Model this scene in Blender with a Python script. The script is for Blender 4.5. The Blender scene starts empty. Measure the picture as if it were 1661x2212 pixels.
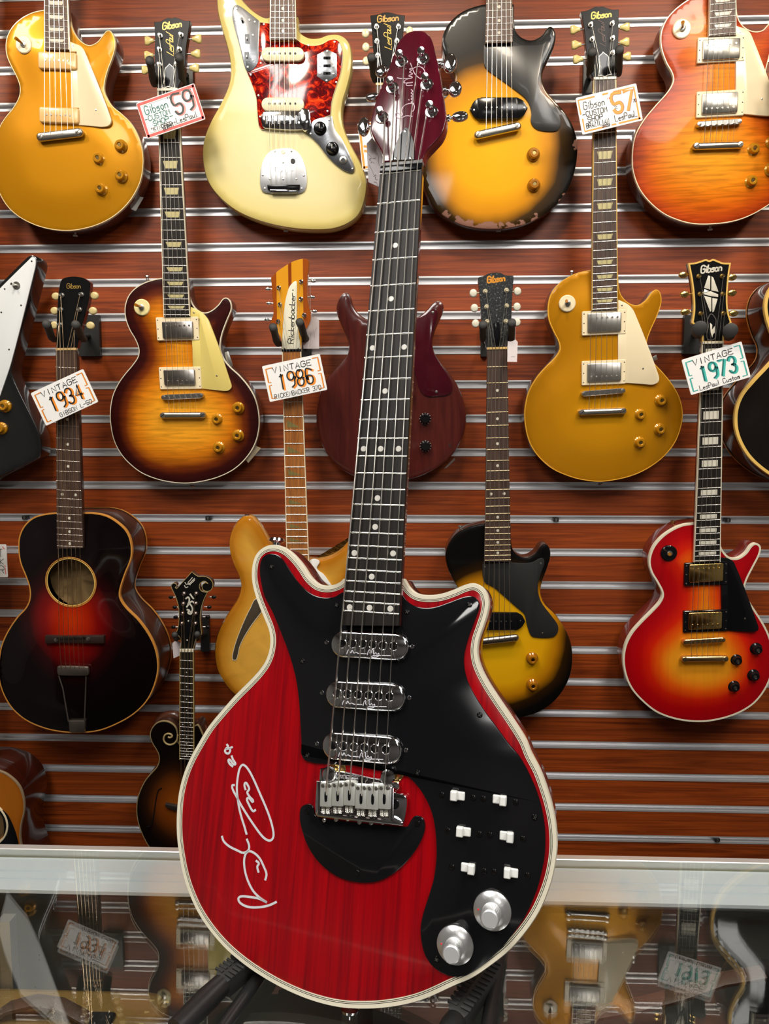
import bpy, math, random
import numpy as np
from mathutils import Vector, Matrix
from mathutils.geometry import delaunay_2d_cdt
random.seed(7)
SC = bpy.context.scene
COL = SC.collection
# ------------------------------------------------------------------ camera
F = 1534.93; CX, CY = 830.5, 1106.0
PITCH, YAW = .096168, -.0334417
CAM = Vector((0, 0, 1.4995))
FW = Vector((math.sin(YAW)*math.cos(PITCH), math.cos(YAW)*math.cos(PITCH), -math.sin(PITCH)))
RT = Vector((math.cos(YAW), -math.sin(YAW), 0)); UP = RT.cross(FW)
cd = bpy.data.cameras.new('camera'); cam = bpy.data.objects.new('camera', cd); COL.objects.link(cam)
M = Matrix((RT, UP, -FW)).transposed().to_4x4(); M.translation = CAM; cam.matrix_world = M
cd.sensor_fit = 'VERTICAL'; cd.sensor_height = 36; cd.lens = F/2212*36; cd.clip_start = .02
SC.camera = cam
WY = 1.6265            # slat wall plane
ZG = CAM.z-.4996       # top of the glass counter
SC.view_settings.view_transform = 'Standard'; SC.view_settings.look = 'None'
SC.view_settings.gamma = 1; SC.view_settings.use_curve_mapping = False
SC.view_settings.exposure = 0.32
# ------------------------------------------------------------------ light
w = bpy.data.worlds.new('room_air'); SC.world = w; w.use_nodes = True
w.node_tree.nodes['Background'].inputs[0].default_value = (.75, .8, .9, 1)
w.node_tree.nodes['Background'].inputs[1].default_value = .12
def aim(o, tgt):
    o.rotation_euler = (Vector(tgt)-o.location).to_track_quat('-Z', 'Y').to_euler()
def spot(loc, tgt, e, ang, col=(1, .87, .70), r=.09, blend=.7):
    l = bpy.data.lights.new('wall_spot', 'SPOT'); l.energy = e; l.spot_size = math.radians(ang); l.spot_blend = blend
    l.color = col; l.shadow_soft_size = r
    o = bpy.data.objects.new('wall_spot', l); COL.objects.link(o); o.location = loc; aim(o, tgt)
def area(loc, tgt, e, sx, sy, col=(1, .97, .93), name='panel_light'):
    l = bpy.data.lights.new(name, 'AREA'); l.energy = e; l.shape = 'RECTANGLE'; l.size = sx; l.size_y = sy; l.color = col
    o = bpy.data.objects.new(name, l); COL.objects.link(o); o.location = loc; aim(o, tgt)
SPOTS = [(-1.25, .75, 2.74), (-.55, .78, 2.74), (.1, .75, 2.74), (.75, .78, 2.74), (1.35, .75, 2.74)]
for i, (x, y, z) in enumerate(SPOTS):
    spot((x, y, z), (x+.04, WY, 1.95), 22, 92)
PANELS = [(-.75, -.15, 2.78, .6, 1.0, 16), (.85, -.15, 2.78, .6, 1.0, 16), (0, -2.6, 2.78, .6, 1.0, 12)]  # last panel, behind the camera, is added to brighten what the chrome reflects
for x, y, z, a, b, e in PANELS:
    area((x, y, z-.02), (x, y, 0), e, a, b)
# ------------------------------------------------------------------ materials
def nt(m): return m.node_tree.nodes, m.node_tree.links
MATS = {}
def lin(c):
    if isinstance(c, str):
        c = [int(c[i:i+2], 16)/255 for i in (0, 2, 4)]
        c = [x/12.92 if x <= .04045 else ((x+.055)/1.055)**2.4 for x in c]
    return (c[0], c[1], c[2], 1)
def mat(name, col, rough=.4, metal=0, coat=0, bump=0, bscale=200, var=0, spec=.5, trans=0):
    if name in MATS: return MATS[name]
    m = bpy.data.materials.new(name); m.use_nodes = True; N, L = nt(m); b = N['Principled BSDF']
    b.inputs['Base Color'].default_value = lin(col); b.inputs['Roughness'].default_value = rough
    b.inputs['Metallic'].default_value = metal; b.inputs['Coat Weight'].default_value = coat
    b.inputs['Coat Roughness'].default_value = .04; b.inputs['Specular IOR Level'].default_value = spec
    b.inputs['Transmission Weight'].default_value = trans
    tc = N.new('ShaderNodeTexCoord')
    nz = N.new('ShaderNodeTexNoise'); nz.inputs['Scale'].default_value = bscale; nz.inputs['Detail'].default_value = 3
    L.new(tc.outputs['Object'], nz.inputs['Vector'])
    if var:
        n2 = N.new('ShaderNodeTexNoise'); n2.inputs['Scale'].default_value = bscale*.15; n2.inputs['Detail'].default_value = 4
        L.new(tc.outputs['Object'], n2.inputs['Vector'])
        mx = N.new('ShaderNodeMix'); mx.data_type = 'RGBA'; c = lin(col)
        mx.inputs[6].default_value = (c[0]*(1-var), c[1]*(1-var), c[2]*(1-var), 1); mx.inputs[7].default_value = c
        L.new(n2.outputs[0], mx.inputs[0]); L.new(mx.outputs[2], b.inputs['Base Color'])
    if bump:
        bp = N.new('ShaderNodeBump'); bp.inputs['Strength'].default_value = bump; bp.inputs['Distance'].default_value = .001
        L.new(nz.outputs[0], bp.inputs['Height']); L.new(bp.outputs[0], b.inputs['Normal'])
    MATS[name] = m; return m
def ramp(N, stops, interp='LINEAR'):
    r = N.new('ShaderNodeValToRGB'); r.color_ramp.interpolation = interp; e = r.color_ramp.elements
    e[0].position = stops[0][0]; e[0].color = lin(stops[0][1]); e[1].position = stops[-1][0]; e[1].color = lin(stops[-1][1])
    for p, c in stops[1:-1]:
        k = e.new(p); k.color = lin(c)
    return r
def wood(name, c0, c1, scale=(3, 60, 60), rough=.35, coat=.3, dist=1.5, detail=5, lo=.3, hi=.7, space='Object', fig=None, spec=.5):
    """grain running along the axis with the small scale number"""
    if name in MATS: return MATS[name]
    m = bpy.data.materials.new(name); m.use_nodes = True; N, L = nt(m); b = N['Principled BSDF']
    b.inputs['Roughness'].default_value = rough; b.inputs['Coat Weight'].default_value = coat; b.inputs['Coat Roughness'].default_value = .05
    b.inputs['Specular IOR Level'].default_value = spec
    tc = N.new('ShaderNodeTexCoord'); mp = N.new('ShaderNodeMapping'); mp.inputs['Scale'].default_value = scale
    nz = N.new('ShaderNodeTexNoise'); nz.inputs['Scale'].default_value = 1; nz.inputs['Detail'].default_value = detail
    nz.inputs['Distortion'].default_value = dist; nz.inputs['Roughness'].default_value = .62
    L.new(tc.outputs[space], mp.inputs[0]); L.new(mp.outputs[0], nz.inputs['Vector'])
    r = ramp(N, [(lo, c0), (hi, c1)]); L.new(nz.outputs[0], r.inputs[0]); L.new(r.outputs[0], b.inputs['Base Color'])
    MATS[name] = m; return m
def burst(name, stops, flame=0, fscale=(2, 28, 1), rough=.36, coat=.15, metal=0, attr='ed', worn=None, flake=0):
    """colour laid over the top by its 'ed' value (paint sprayed in from the rim)"""
    if name in MATS: return MATS[name]
    m = bpy.data.materials.new(name); m.use_nodes = True; N, L = nt(m); b = N['Principled BSDF']
    b.inputs['Roughness'].default_value = rough; b.inputs['Coat Weight'].default_value = coat
    b.inputs['Coat Roughness'].default_value = .05; b.inputs['Metallic'].default_value = metal; b.inputs['Specular IOR Level'].default_value = .15
    at = N.new('ShaderNodeAttribute'); at.attribute_name = attr
    tc = N.new('ShaderNodeTexCoord')
    n0 = N.new('ShaderNodeTexNoise'); n0.inputs['Scale'].default_value = 9; L.new(tc.outputs['Object'], n0.inputs['Vector'])
    ad = N.new('ShaderNodeMath'); ad.operation = 'MULTIPLY_ADD'; ad.inputs[1].default_value = .12; L.new(n0.outputs[0], ad.inputs[0])
    sb = N.new('ShaderNodeMath'); sb.operation = 'SUBTRACT'; sb.inputs[1].default_value = .06
    L.new(at.outputs['Fac'], sb.inputs[0]); L.new(sb.outputs[0], ad.inputs[2])
    r = ramp(N, stops); L.new(ad.outputs[0], r.inputs[0]); out = r.outputs[0]
    if flame:
        mp = N.new('ShaderNodeMapping'); mp.inputs['Scale'].default_value = fscale
        L.new(tc.outputs['Object'], mp.inputs[0])
        nz = N.new('ShaderNodeTexNoise'); nz.inputs['Scale'].default_value = 6; nz.inputs['Detail'].default_value = 4; nz.inputs['Distortion'].default_value = .8
        L.new(mp.outputs[0], nz.inputs['Vector'])
        rr = ramp(N, [(.35, (1-flame,)*3), (.62, (1, 1, 1))]); L.new(nz.outputs[0], rr.inputs[0])
        mx = N.new('ShaderNodeMix'); mx.data_type = 'RGBA'; mx.blend_type = 'MULTIPLY'; mx.inputs[0].default_value = 1
        L.new(out, mx.inputs[6]); L.new(rr.outputs[0], mx.inputs[7]); out = mx.outputs[2]
    if worn:
        a2 = N.new('ShaderNodeAttribute'); a2.attribute_name = 'wear'
        nz = N.new('ShaderNodeTexNoise'); nz.inputs['Scale'].default_value = 55; nz.inputs['Detail'].default_value = 5; L.new(tc.outputs['Object'], nz.inputs['Vector'])
        mu = N.new('ShaderNodeMath'); mu.operation = 'MULTIPLY'; L.new(a2.outputs['Fac'], mu.inputs[0]); L.new(nz.outputs[0], mu.inputs[1])
        rr = ramp(N, [(.40, (0, 0, 0)), (.44, (1, 1, 1))]); L.new(mu.outputs[0], rr.inputs[0])
        mx = N.new('ShaderNodeMix'); mx.data_type = 'RGBA'; L.new(rr.outputs[0], mx.inputs[0]); L.new(out, mx.inputs[6]); mx.inputs[7].default_value = lin(worn); out = mx.outputs[2]
    L.new(out, b.inputs['Base Color'])
    MATS[name] = m; return m

CHROME = mat('chrome', (.82, .83, .85), .08, 1)
NICKEL = mat('aged_nickel', (.62, .60, .55), .28, 1, bump=.1)
STEEL = mat('string_steel', (.78, .74, .66), .3, 1)
BRONZE = mat('bronze_string', (.75, .55, .33), .3, 1)
GOLDM = mat('gold_plate', (.83, .58, .20), .2, 1)
FRETM = mat('fret_wire', (.80, .78, .74), .25, 1)
BLACKP = mat('black_plastic', (.006, .006, .007), .14, coat=0, spec=.3)
BLACKG = mat('black_gloss_lacquer', (.006, .006, .006), .3, coat=.0, spec=.15)
RUBBER = mat('black_rubber', (.018, .017, .016), .6)
GRAYRUB = mat('grey_foam_tube', (.055, .048, .04), .75, bump=.3)
BLACKMET = mat('black_painted_steel', (.012, .012, .012), .42)
CREAM = mat('cream_plastic', 'E9D6A4', .3, coat=.2)
PALECREAM = mat('pale_cream_plastic', 'F0E0BC', .3, coat=.2)
WHITEP = mat('white_plastic', 'EFEFEA', .3, coat=.2)
IVORY = mat('ivory_binding', 'E4DCC4', .3, coat=.4)
YBIND = mat('aged_yellow_binding', 'E0B862', .3, coat=.4)
ORBIND = mat('amber_binding', 'C98A3C', .3, coat=.4)
PEARL = mat('pearl_inlay', 'E2DECE', .25, coat=.3, var=.25, bscale=500)
PEARLG = mat('yellowed_pearl_inlay', 'D2C894', .25, coat=.3, var=.35, bscale=500)
DOTM = mat('pale_dot_inlay', 'DAD6CC', .3)
SIGNW = mat('sign_card', 'EDEDEC', .45)
INK = mat('black_marker', (.012, .012, .014), .5)
INKT = mat('teal_marker', '0E6A66', .5)
TEAL = mat('turquoise_marker', '3FB7AC', .5)
ORANGE = mat('orange_marker', 'F08E1E', .5)
REDM = mat('red_marker', 'E8504A', .5)
SILVERINK = mat('silver_paint_pen', 'D8D8DA', .35)
WHITEINK = mat('white_paint_pen', 'E6E4EA', .35)
GOLDINK = mat('gold_leaf_script', 'C9A452', .35, .5)
TUNERG = mat('greenish_tuner_plastic', 'D3C27C', .22, coat=.4)
TUNERW = mat('white_tuner_plastic', 'DAD6C4', .25, coat=.3)
GOLDKNOB = mat('gold_speed_knob', 'BE8414', .2, .25, coat=.8)
AMBERKNOB = mat('amber_speed_knob', 'A86A10', .2, .2, coat=.8)
ROSE = wood('rosewood_board', (.028, .014, .010), (.10, .055, .038), (90, 5, 20), .5, .05)
EBONY = wood('ebony_board', (.006, .005, .004), (.026, .020, .016), (160, 5, 20), .5, 0, lo=.35, hi=.7, spec=.25)
ROSEL = wood('light_rosewood_board', (.055, .028, .018), (.16, .09, .06), (90, 5, 20), .5, .05)
BUBINGA = wood('lacquered_orange_board', (.26, .08, .016), (.52, .20, .05), (60, 6, 20), .18, .6)
MAHO = wood('mahogany_side', (.055, .016, .009), (.14, .045, .022), (6, 6, 60), .3, .5)
MAHOR = wood('red_mahogany_side', (.10, .008, .008), (.26, .03, .018), (6, 6, 60), .2, .6)
MAHOD = wood('dark_mahogany_side', (.022, .009, .006), (.060, .024, .014), (6, 6, 60), .3, .5)
MAPLEN = wood('natural_maple', (.52, .25, .055), (.72, .39, .10), (30, 5, 20), .2, .6)
LEATHER = mat('brown_leather', (.11, .062, .042), .45, bump=.6, bscale=900)
ALU = mat('brushed_aluminium', (.72, .73, .74), .34, .9, bump=.05)
ALUP = mat('anodised_trim', (.80, .76, .72), .38, .6)
# ------------------------------------------------------------------ geometry helpers
CR = dict(A=(0, 0, 2.966), B=(400, 0, 2.966), C=(760, 0, 2.966), D=(1101, 0, 2.966), E=(0, 540, 2.966), F=(500, 540, 2.966),
          G=(860, 540, 3.775), H=(1101, 540, 2.966), I=(0, 1080, 2.966), J=(440, 1080, 2.966), K=(860, 1080, 2.966), L=(1101, 1080, 2.966),
          M=(0, 1600, 2.679), N=(360, 1600, 2.679), O=(760, 1600, 2.966), Q=(1101, 1600, 2.966), BH=(760, 50, 5.977), SG=(460, 1590, 5.669),
          S9=(280, 20, 7.628), S7=(1220, 0, 7.374), BR=(640, 1640, 5.537), RK=(560, 550, 6.7), S3=(1460, 550, 7.134), PK=(690, 1340, 6.914),
          MH=(350, 1220, 10.53), MB=(280, 1520, 6.911), CB=(0, 1980, 3.955), JH=(1000, 570, 9.614), CS=(1200, 1990, 3.603), ST=(600, 2100, 3.194), X=(0, 0, 1))
def P(s):
    """'E:10,20 30,40* ...' -> [(u, v, is_corner)] in photo pixels; a prefix switches the survey sheet"""
    out = []; c = CR['X']
    for t in s.split():
        if ':' in t:
            k, t = t.split(':'); c = CR[k]
        cor = t.endswith('*'); x, y = t.rstrip('*').split(',')
        out.append((c[0]+float(x)/c[2], c[1]+float(y)/c[2], cor))
    return out
def ray(u, v): return FW+RT*((u-CX)/F)-UP*((v-CY)/F)
class Pl:
    def __init__(s, O, X, Y, N):
        s.O = Vector(O); s.R = Matrix((X, Y, N)).transposed(); s.X, s.Y, s.N = X, Y, N; s.Ri = s.R.transposed()
    def p(s, u, v, h=0):
        d = ray(u, v); t = (s.O+s.N*h-CAM).dot(s.N)/d.dot(s.N)
        return s.Ri @ (CAM+d*t-s.O)
    def pts(s, a, h=0): return [tuple(s.p(q[0], q[1], h)[:2])+((q[2],) if len(q) > 2 else (False,)) for q in a]
    def c(s, t, h=0):
        q = P(t)[0]; r = s.p(q[0], q[1], h); return (r.x, r.y)
    def mm(s, px, at, h=0):
        a = s.p(at[0], at[1], h); b = s.p(at[0]+px, at[1], h); return (b-a).length
    def matrix(s):
        m = s.R.to_4x4(); m.translation = s.O; return m
def aty(u, v, y):
    d = ray(u, v); return CAM+d*(y/d.y)
def atz(u, v, z):
    d = ray(u, v); return CAM+d*((z-CAM.z)/d.z)
def wplane(top, bot, dt, db):
    A = aty(*top, WY-dt); B = aty(*bot, WY-db); Y = (A-B).normalized()
    X = Vector((1, 0, 0)); X = (X-Y*X.dot(Y)).normalized(); return Pl(B, X, Y, X.cross(Y))
def mesh(name, V, Fc, mats, parent=None, mi=None, ang=35, attrs=None):
    me = bpy.data.meshes.new(name); me.from_pydata([tuple(v) for v in V], [], Fc)
    for m in (mats if isinstance(mats, (list, tuple)) else [mats]): me.materials.append(m)
    if mi is not None: me.polygons.foreach_set('material_index', mi)
    me.polygons.foreach_set('use_smooth', [True]*len(me.polygons))
    me.set_sharp_from_angle(angle=math.radians(ang))
    if attrs:
        for k, a in attrs.items():
            at = me.attributes.new(k, 'FLOAT', 'POINT'); at.data.foreach_set('value', a)
    me.update()
    o = bpy.data.objects.new(name, me); COL.objects.link(o)
    if parent is not None: o.parent = parent
    return o
def thing(name, label, cat, M, group=None):
    o = bpy.data.objects.new(name, None); COL.objects.link(o); o.matrix_world = M; o.empty_display_size = .05
    return tag(o, label, cat, group)
def tag(o, label, cat, group=None):
    o['label'] = label; o['category'] = cat
    if group: o['group'] = group
    return o
def spline(p, n=6, closed=True):
    k = len(p); out = []
    for i in range(k if closed else k-1):
        a, b = p[i], p[(i+1) % k]; pa = p[(i-1) % k] if closed or i > 0 else a; pb = p[(i+2) % k] if closed or i < k-2 else b
        ca = len(a) > 2 and a[2]; cb = len(b) > 2 and b[2]
        if ca and cb: out.append((a[0], a[1])); continue
        d = math.hypot(b[0]-a[0], b[1]-a[1])
        def tan(x, y, q):
            L = math.hypot(y[0]-x[0], y[1]-x[1]) or 1
            return ((y[0]-x[0])/L*d, (y[1]-x[1])/L*d)
        ta = tan(a, b, 0) if (ca or (not closed and i == 0)) else tan(pa, b, 0)
        tb = tan(a, b, 0) if (cb or (not closed and i == k-2)) else tan(a, pb, 0)
        for j in range(n):
            t = j/n; t2, t3 = t*t, t*t*t
            h0, h1, h2, h3 = 2*t3-3*t2+1, t3-2*t2+t, -2*t3+3*t2, t3-t2
            out.append((h0*a[0]+h1*ta[0]+h2*b[0]+h3*tb[0], h0*a[1]+h1*ta[1]+h2*b[1]+h3*tb[1]))
    if not closed: out.append((p[-1][0], p[-1][1]))
    return out
def ccw(p):
    A = sum(p[i][0]*p[(i+1) % len(p)][1]-p[(i+1) % len(p)][0]*p[i][1] for i in range(len(p)))
    return p if A > 0 else p[::-1]
def dedupe(p, e=1e-5):
    o = [p[0]]
    for q in p[1:]:
        if math.hypot(q[0]-o[-1][0], q[1]-o[-1][1]) > e: o.append(q)
    if math.hypot(o[0][0]-o[-1][0], o[0][1]-o[-1][1]) < e: o.pop()
    return o
def inset(p, d):
    n = len(p); out = []
    for i in range(n):
        a, b, c = p[i-1], p[i], p[(i+1) % n]
        l1 = math.hypot(b[0]-a[0], b[1]-a[1]) or 1e-9; l2 = math.hypot(c[0]-b[0], c[1]-b[1]) or 1e-9
        n1 = (-(b[1]-a[1])/l1, (b[0]-a[0])/l1); n2 = (-(c[1]-b[1])/l2, (c[0]-b[0])/l2)
        m = (n1[0]+n2[0], n1[1]+n2[1]); q = m[0]*m[0]+m[1]*m[1]
        k = min(2/max(q, 1e-6), 1.4) if q > 1e-6 else 1
        out.append((b[0]+m[0]*k*d, b[1]+m[1]*k*d))
    return out
def loops(name, base, prof, mats, parent, caps=(True, True), mi=None, ang=35):
    """closed outline swept through (inset, height) rings; prof runs from top to bottom"""
    base = dedupe(ccw(base)); n = len(base); V = []; Fc = []; mm = []
    for ins, h in prof:
        V += [(x, y, h) for x, y in (inset(base, ins) if ins else base)]
    for k in range(len(prof)-1):
        for i in range(n):
            j = (i+1) % n; Fc.append((k*n+i, (k+1)*n+i, (k+1)*n+j, k*n+j)); mm.append(mi[k] if mi else 0)
    if caps[0]: Fc.append(tuple(range(n))); mm.append(mi[0] if mi else 0)
    if caps[1]: q = (len(prof)-1)*n; Fc.append(tuple(range(q+n-1, q-1, -1))); mm.append(mi[-1] if mi else 0)
    return mesh(name, V, Fc, mats, parent, mm, ang)
def prism(name, pl, s, h0, h1, m, parent, bev=.0006, sm=True, n=5):
    """outline given in photo pixels, drawn at height h1 of the plane, solid down to h0"""
    q = pl.pts(P(s) if isinstance(s, str) else s, h1); p = spline(q, n) if sm else [(a[0], a[1]) for a in q]
    return loops(name, p, [(bev, h1), (bev*.3, h1-bev*.3), (0, h1-bev), (0, h0)], m, parent)
def slab(name, p, h0, h1, m, parent, bev=.0004):
    return loops(name, p, [(bev, h1), (0, h1-bev), (0, h0)], m, parent)
def rrect(x0, y0, x1, y1, r, n=4):
    x0, x1 = min(x0, x1), max(x0, x1); y0, y1 = min(y0, y1), max(y0, y1); r = min(r, (x1-x0)/2*.99, (y1-y0)/2*.99); o = []
    for cx, cy, a in ((x1-r, y1-r, 0), (x0+r, y1-r, 90), (x0+r, y0+r, 180), (x1-r, y0+r, 270)):
        for k in range(n+1):
            t = math.radians(a+90*k/n); o.append((cx+r*math.cos(t), cy+r*math.sin(t)))
    return o
def stadium(a, b, r, n=8):
    t0 = math.atan2(b[1]-a[1], b[0]-a[0]); o = []
    for c, s in ((b, -90), (a, 90)):
        for k in range(n+1):
            t = t0+math.radians(s+180*k/n); o.append((c[0]+r*math.cos(t), c[1]+r*math.sin(t)))
    return o
def lathe(name, c, prof, m, parent, n=20, sx=1):
    V = []; Fc = []
    for r, h in prof: V += [(c[0]+sx*r*math.cos(6.28319*k/n), c[1]+r*math.sin(6.28319*k/n), h) for k in range(n)]
    for j in range(len(prof)-1):
        for k in range(n):
            q = (k+1) % n; Fc.append((j*n+k, (j+1)*n+k, (j+1)*n+q, j*n+q))
    Fc.append(tuple(range(n))); q = (len(prof)-1)*n; Fc.append(tuple(range(q+n-1, q-1, -1)))
    return mesh(name, V, Fc, m, parent)
def disc(name, c, r, h0, h1, m, parent, n=16):
    return lathe(name, c, [(r*.9, h1), (r, h1-r*.08), (r, h0)], m, parent, n)
def tube(name, pts, rad, m, parent, n=8, closed=False, cap=True):
    pts = [Vector(p) for p in pts]; k = len(pts); V = []; Fc = []
    R = rad if isinstance(rad, (list, tuple)) else [rad]*k; up = None
    for i, p in enumerate(pts):
        if closed: d = pts[(i+1) % k]-pts[i-1]
        else: d = pts[min(i+1, k-1)]-pts[max(i-1, 0)]
        d.normalize()
        if up is None: up = d.orthogonal().normalized()
        up = (up-d*up.dot(d)); up.normalize(); s = d.cross(up)
        V += [p+(up*math.cos(6.28319*j/n)+s*math.sin(6.28319*j/n))*R[i] for j in range(n)]
    for i in range(k if closed else k-1):
        for j in range(n):
            q = (j+1) % n; a, b = i*n, ((i+1) % k)*n; Fc.append((a+j, a+q, b+q, b+j))
    if not closed and cap: Fc.append(tuple(range(n-1, -1, -1))); Fc.append(tuple(range((k-1)*n, k*n)))
    return mesh(name, V, Fc, m, parent, ang=50)
def ribbon(name, paths, wd, h, m, parent, th=.0002):
    """pen strokes: narrow raised strips following 2-D paths"""
    V = []; Fc = []
    for p in paths:
        p = dedupe(list(p)+[(9e9, 9e9)])[:-1]
        if len(p) < 2: p = [p[0], (p[0][0]+wd*.3, p[0][1])]
        k = len(p); L = []
        for i in range(k):
            a = p[max(i-1, 0)]; b = p[min(i+1, k-1)]; dx, dy = b[0]-a[0], b[1]-a[1]; l = math.hypot(dx, dy) or 1e-9
            dx, dy = dx/l, dy/l; c = p[i]
            if i == 0: c = (c[0]-dx*wd*.3, c[1]-dy*wd*.3)
            if i == k-1: c = (c[0]+dx*wd*.3, c[1]+dy*wd*.3)
            L.append((c, (-dy*wd/2, dx*wd/2)))
        b0 = len(V)
        for c, nn in L: V += [(c[0]+nn[0], c[1]+nn[1], h-th), (c[0]+nn[0], c[1]+nn[1], h), (c[0]-nn[0], c[1]-nn[1], h), (c[0]-nn[0], c[1]-nn[1], h-th)]
        for i in range(k-1):
            for j in range(3):
                a = b0+i*4+j; Fc.append((a, a+1, a+5, a+4))
    return mesh(name, V, Fc, m, parent, ang=30)
def strokes(name, pl, lst, px, h, m, parent, sm=True, n=4):
    """lst: strings of photo-pixel paths"""
    out = []
    for s in lst:
        q = pl.pts(P(s), h); out.append(spline(q, n, False) if sm and len(q) > 2 else [(a[0], a[1]) for a in q])
    c = P(lst[0])[0]; return ribbon(name, out, pl.mm(px, c, h), h, m, parent)
def box(name, a, b, m, parent=None, bev=0):
    x0, y0, z0 = a; x1, y1, z1 = b
    if bev:
        return loops(name, rrect(x0, y0, x1, y1, bev*1.5, 2), [(bev, z1), (0, z1-bev), (0, z0+bev), (bev, z0)], m, parent)
    V = [(x0, y0, z0), (x1, y0, z0), (x1, y1, z0), (x0, y1, z0), (x0, y0, z1), (x1, y0, z1), (x1, y1, z1), (x0, y1, z1)]
    return mesh(name, V, [(3, 2, 1, 0), (4, 5, 6, 7), (0, 1, 5, 4), (1, 2, 6, 5), (2, 3, 7, 6), (3, 0, 4, 7)], m, parent)
# a hand-lettering stroke set on a 4 x 6 grid
GL = {'A': '002640 1232', 'B': '0006364533 0333413000', 'C': '4536160501103041', 'D': '00062644422000', 'E': '46060040 0333', 'G': '45361605011030414323',
 'H': '0006 4046 0343', 'I': '2026', 'K': '0006 460340', 'L': '060040', 'M': '0006234640', 'N': '00064046', 'O': '160501103041453616', 'P': '00063645433303',
 'R': '00063645433303 2340', 'S': '453616050413334241301001', 'T': '0646 2620', 'U': '060110304146', 'V': '062046', 'W': '0610233046', 'Z': '06460040', 'F': '0006 0646 0333',
 '1': '152620', '2': '05163645440040', '3': '05163645443323 23334241301001', '4': '30360242', '5': '460603334241301001', '6': '4516050110304142330302',
 '7': '064610', '8': '160504133344453616 1302011030414233', '9': '44331304051636454120', '0': '160501103041453616', '-': '0343', '"': '1614 3634', ' ': '',
 'b': '06002031322303', 'i': '1310 1514', 's': '33130222312000', 'o': '100102132332312010', 'n': '0003 0213233230', 'a': '331302011021 3330', 'u': '03011021 3330',
 'l': '1610', 'e': '02322313020110 1030', 'k': '0600 330130', 'c': '331302011030', 'r': '0300 021333', 'd': '3630 331302011031', 't': '1510 0333', 'm': '0003 021322 2013 223330', '.': '1011'}
GL['m'] = '0003 02132320 233330'
GW = dict(b=3, i=1.6, s=3, o=3, n=3, a=3, u=3, l=1.6, e=3, k=3, c=3, r=3, d=3, t=2.2, m=3)
def text2(s, o, rt, up, gap=1.6, slant=0):
    """returns paths; rt, up = 2-D vectors for the full text width and cap height"""
    tot = sum(GW.get(c, 4)+gap for c in s)-gap; x = 0; out = []
    for c in s:
        for st in GL.get(c, '').split():
            path = []
            for k in range(0, len(st)-1, 2):
                gx = (x+int(st[k])+slant*int(st[k+1])/6)/tot; gy = int(st[k+1])/6
                path.append((o[0]+rt[0]*gx+up[0]*gy, o[1]+rt[1]*gx+up[1]*gy, False))
            if path: out.append(spline(path, 3, False) if c not in 'AEHIKLMNTVWZF174' and len(path) > 2 else [(a, b) for a, b, _ in path])
        x += GW.get(c, 4)+gap
    return out
def script(name, pl, s, o, r, u, px, h, m, parent, **k):
    """lettering with photo-pixel anchors: origin, end of baseline, top of first letter"""
    O, Rr, U = pl.c(o, h), pl.c(r, h), pl.c(u, h); c = P(o)[0]
    return ribbon(name, text2(s, O, (Rr[0]-O[0], Rr[1]-O[1]), (U[0]-O[0], U[1]-O[1]), **k), pl.mm(px, c, h), h, m, parent)
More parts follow.
